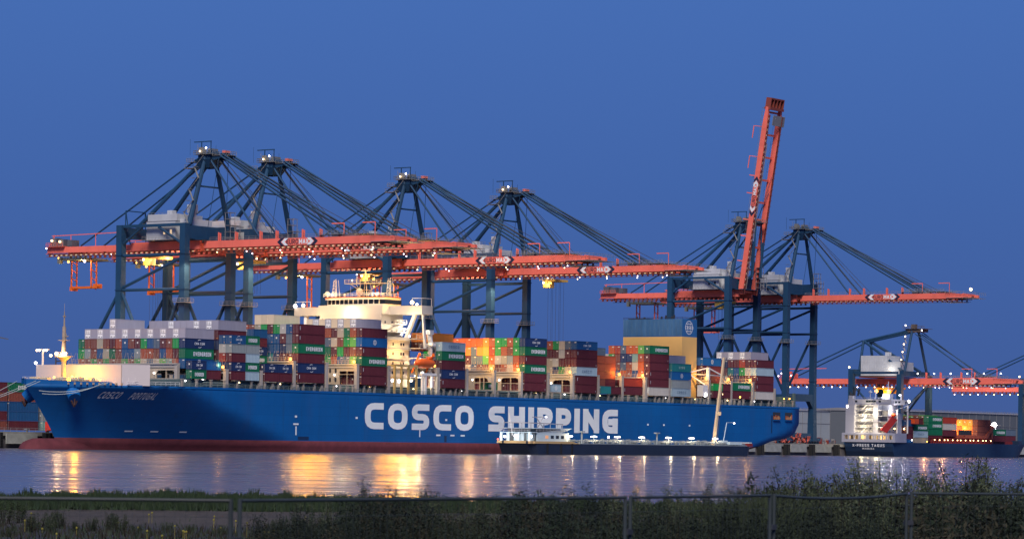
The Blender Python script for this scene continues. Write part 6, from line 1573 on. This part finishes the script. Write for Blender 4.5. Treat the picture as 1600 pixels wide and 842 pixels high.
o = band.build('undergrowth', [mat('undergrowth green', (.008, .017, .009), .9, var=.5, scale=.6), mat('undergrowth deep green', (.004, .010, .006), .9, var=.4, scale=.6), mat('undergrowth straw', (.022, .022, .012), .9, var=.3)]); o['kind'] = 'stuff'
# grass: bank strip, near tufts
def grass(name, n, area, h, m, seed, zf, wdt=.02, clump=0):
    rr = random.Random(seed); b = MB()
    for k in range(n):
        x, y = area(rr); z = zf(x, y); hh = h*rr.uniform(.4, 1.1)*(1+clump*(sin(x*.9+2*sin(x*.31+y))*sin(x*2.3+y*.4)+.4*sin(x*5.1))); a = rr.uniform(-.35, .35); w = wdt*rr.uniform(.7, 1.4)
        b.face([(x-w, y, z), (x+w, y, z), (x+a*hh, y+rr.uniform(-.1, .1), z+hh)], rr.randrange(2))
    o = b.build(name, m); o['kind'] = 'stuff'; return o
grass('bank_grass', 60000, lambda r: (r.uniform(-30, 26), r.uniform(112, 133)), .26, [GREENS[0], mat('bank grass green', (.012, .026, .009), .9, var=.3, scale=.5)], 5, BANK_H, .035, .9)
grass('path_weeds', 9000, lambda r: (r.uniform(-22, 20), r.gauss(87, 4)), .22, [GREENS[1], GREENS[2]], 6, BANK_H, .02)
grass('near_grass', 14000, lambda r: (r.uniform(-4, 14)+r.gauss(0, 1), r.uniform(52, 80)), .9, [GREENS[1], GREENS[0]], 8, lambda x, y: 1.7, .012)
def tuft(px, Y, h, n, label):
    P = at(px, 760, Y); rr = random.Random(int(px)); b = MB()
    for k in range(n):
        a = rr.uniform(0, 6.28); r0 = rr.uniform(0, .5); le = rr.gauss(0, .45); hh = h*rr.uniform(.6, 1.05); x, y = r0*cos(a), r0*sin(a); w = .012
        b.face([(x-w, y, 0), (x+w, y, 0), (x+le*.35*hh+w, y, hh*.6), (x+le*.35*hh-w, y, hh*.6)], rr.randrange(2)); b.face([(x+le*.35*hh-w, y, hh*.6), (x+le*.35*hh+w, y, hh*.6), (x+le*hh*.9, y, hh)], rr.randrange(2))
    thing('grass_tuft', label, 'grass tuft', (P.x, P.y, 1.68), 0, None, b.mesh('grass_tuft', [GREENS[1], mat('marram pale green', (.028, .045, .02), .9, var=.2, scale=2)]))
tuft(1196, 60, h_for(748, 60, 1196), 500, 'arching clump of marram grass left of the tall right shrubs')
tuft(1218, 58, h_for(758, 58, 1218), 350, 'smaller marram grass clump beside the arching one')
tuft(1300, 50, .95, 500, 'pale grass clump low behind the second fence panel from right'); tuft(1175, 57, h_for(760, 57, 1175), 300, 'marram grass clump at the left end of the right shrubs')
# yellow flower heads scattered low left
b = MB(); rr = random.Random(9)
for k in range(26):
    px, Y = rr.uniform(-10, 480), rr.uniform(82, 100); P = at(px, 760, Y); z = BANK_H(P.x, P.y)+rr.uniform(.15, .5); b.ball((P.x, P.y, z), .035, 0, 5, 3); b.tube((P.x, P.y, z-.5), (P.x, P.y, z), .006, 3)
o = b.build('yellow_wildflowers', mat('flower yellow', (.22, .20, .03), .7, var=0)); o['kind'] = 'stuff'

# ================================================================== containers: leave out what cannot be seen, join the ones that show least
bpy.context.view_layer.update()
from mathutils.bvhtree import BVHTree
def prune(keep=318):
    cont = [o for o in bpy.data.objects if o.name.startswith('shipping_container') and o.parent is None]
    eyes = [Vector((0, 0, CAM_Z)), Vector((-14, 0, 5)), Vector((14, 0, 5))]; score = {}
    V, F, OWN = [], [], []
    for o in cont:
        vs_ = [v.co for v in o.data.vertices]; xa, xb = min(v.x for v in vs_), max(v.x for v in vs_); yb = max(v.y for v in vs_); zb = max(v.z for v in vs_); k = len(V); M = o.matrix_world
        V += [M @ Vector(p) for p in ((xa,0,0),(xb,0,0),(xb,yb,0),(xa,yb,0),(xa,0,zb),(xb,0,zb),(xb,yb,zb),(xa,yb,zb))]
        for f in ((0,3,2,1),(4,5,6,7),(0,1,5,4),(1,2,6,5),(2,3,7,6),(3,0,4,7)): F.append(tuple(i+k for i in f)); OWN.append(o)
    for q in KIDS(SHIP)+KIDS(FD):
        if q.type != 'MESH': continue
        k = len(V); M = q.matrix_world; V += [M @ v.co for v in q.data.vertices]
        for p in q.data.polygons: F.append(tuple(i+k for i in p.vertices)); OWN.append(None)
    tree = BVHTree.FromPolygons(V, F)
    for o in cont:
        vs = [v.co for v in o.data.vertices]; x0, x1 = min(v.x for v in vs), max(v.x for v in vs); y1 = max(v.y for v in vs); H = max(v.z for v in vs); M = o.matrix_world
        end = [Vector((x, -.02, z)) for x in (x0+.35, 0, x1-.35) for z in (.5, H/2, H-.35)]; side = [Vector((x1+.02, y, z)) for y in (.8, y1*.3, y1*.55, y1*.8, y1-.5) for z in (.5, H-.4)]
        top = [Vector((x, y, H+.02)) for x in (-.6, .6) for y in (1, y1-1)]; sc_ = 0.0
        for pts, wgt in ((end, 1.0), (side, 3.0 if y1 > 8 else 1.5), (top, .01)):
            for p in pts:
                wp = M @ p
                for k, e in enumerate(eyes):
                    if k and sc_ > 0: break
                    d = wp-e; L = d.length; d.normalize(); loc, nrm, idx, ds = tree.ray_cast(e, d, L+1)
                    if loc is None or (loc-wp).length < .6 or OWN[idx] == o: sc_ += wgt*(900/wp.y) if k == 0 else .001
        score[o] = sc_
    dead = [o for o in cont if score[o] == 0]; live = sorted((o for o in cont if score[o] > 0), key=lambda o: -score[o]); rest = live[keep:]
    if rest:
        V, F, MI, mats = [], [], [], []
        for o in rest:
            for q in [o]+KIDS(o):
                me = q.data; k = len(V); M = q.matrix_world; V += [tuple(M @ v.co) for v in me.vertices]; ix = []
                for m in me.materials:
                    if m not in mats: mats.append(m)
                    ix.append(mats.index(m))
                for p in me.polygons: F.append(tuple(i+k for i in p.vertices)); MI.append(ix[p.material_index])
        me = bpy.data.meshes.new('background_containers'); me.from_pydata(V, [], F)
        for m in mats: me.materials.append(m)
        me.polygons.foreach_set('material_index', MI)
        tag(link('background_containers', me), 'least visible boxes, mostly hidden deep inside the container stacks', 'containers', kind='stuff')
    for o in dead+rest:
        for ch in KIDS(o): bpy.data.objects.remove(ch)
        bpy.data.objects.remove(o)
    print('containers', len(cont), 'hidden', len(dead), 'joined', len(rest))
prune()
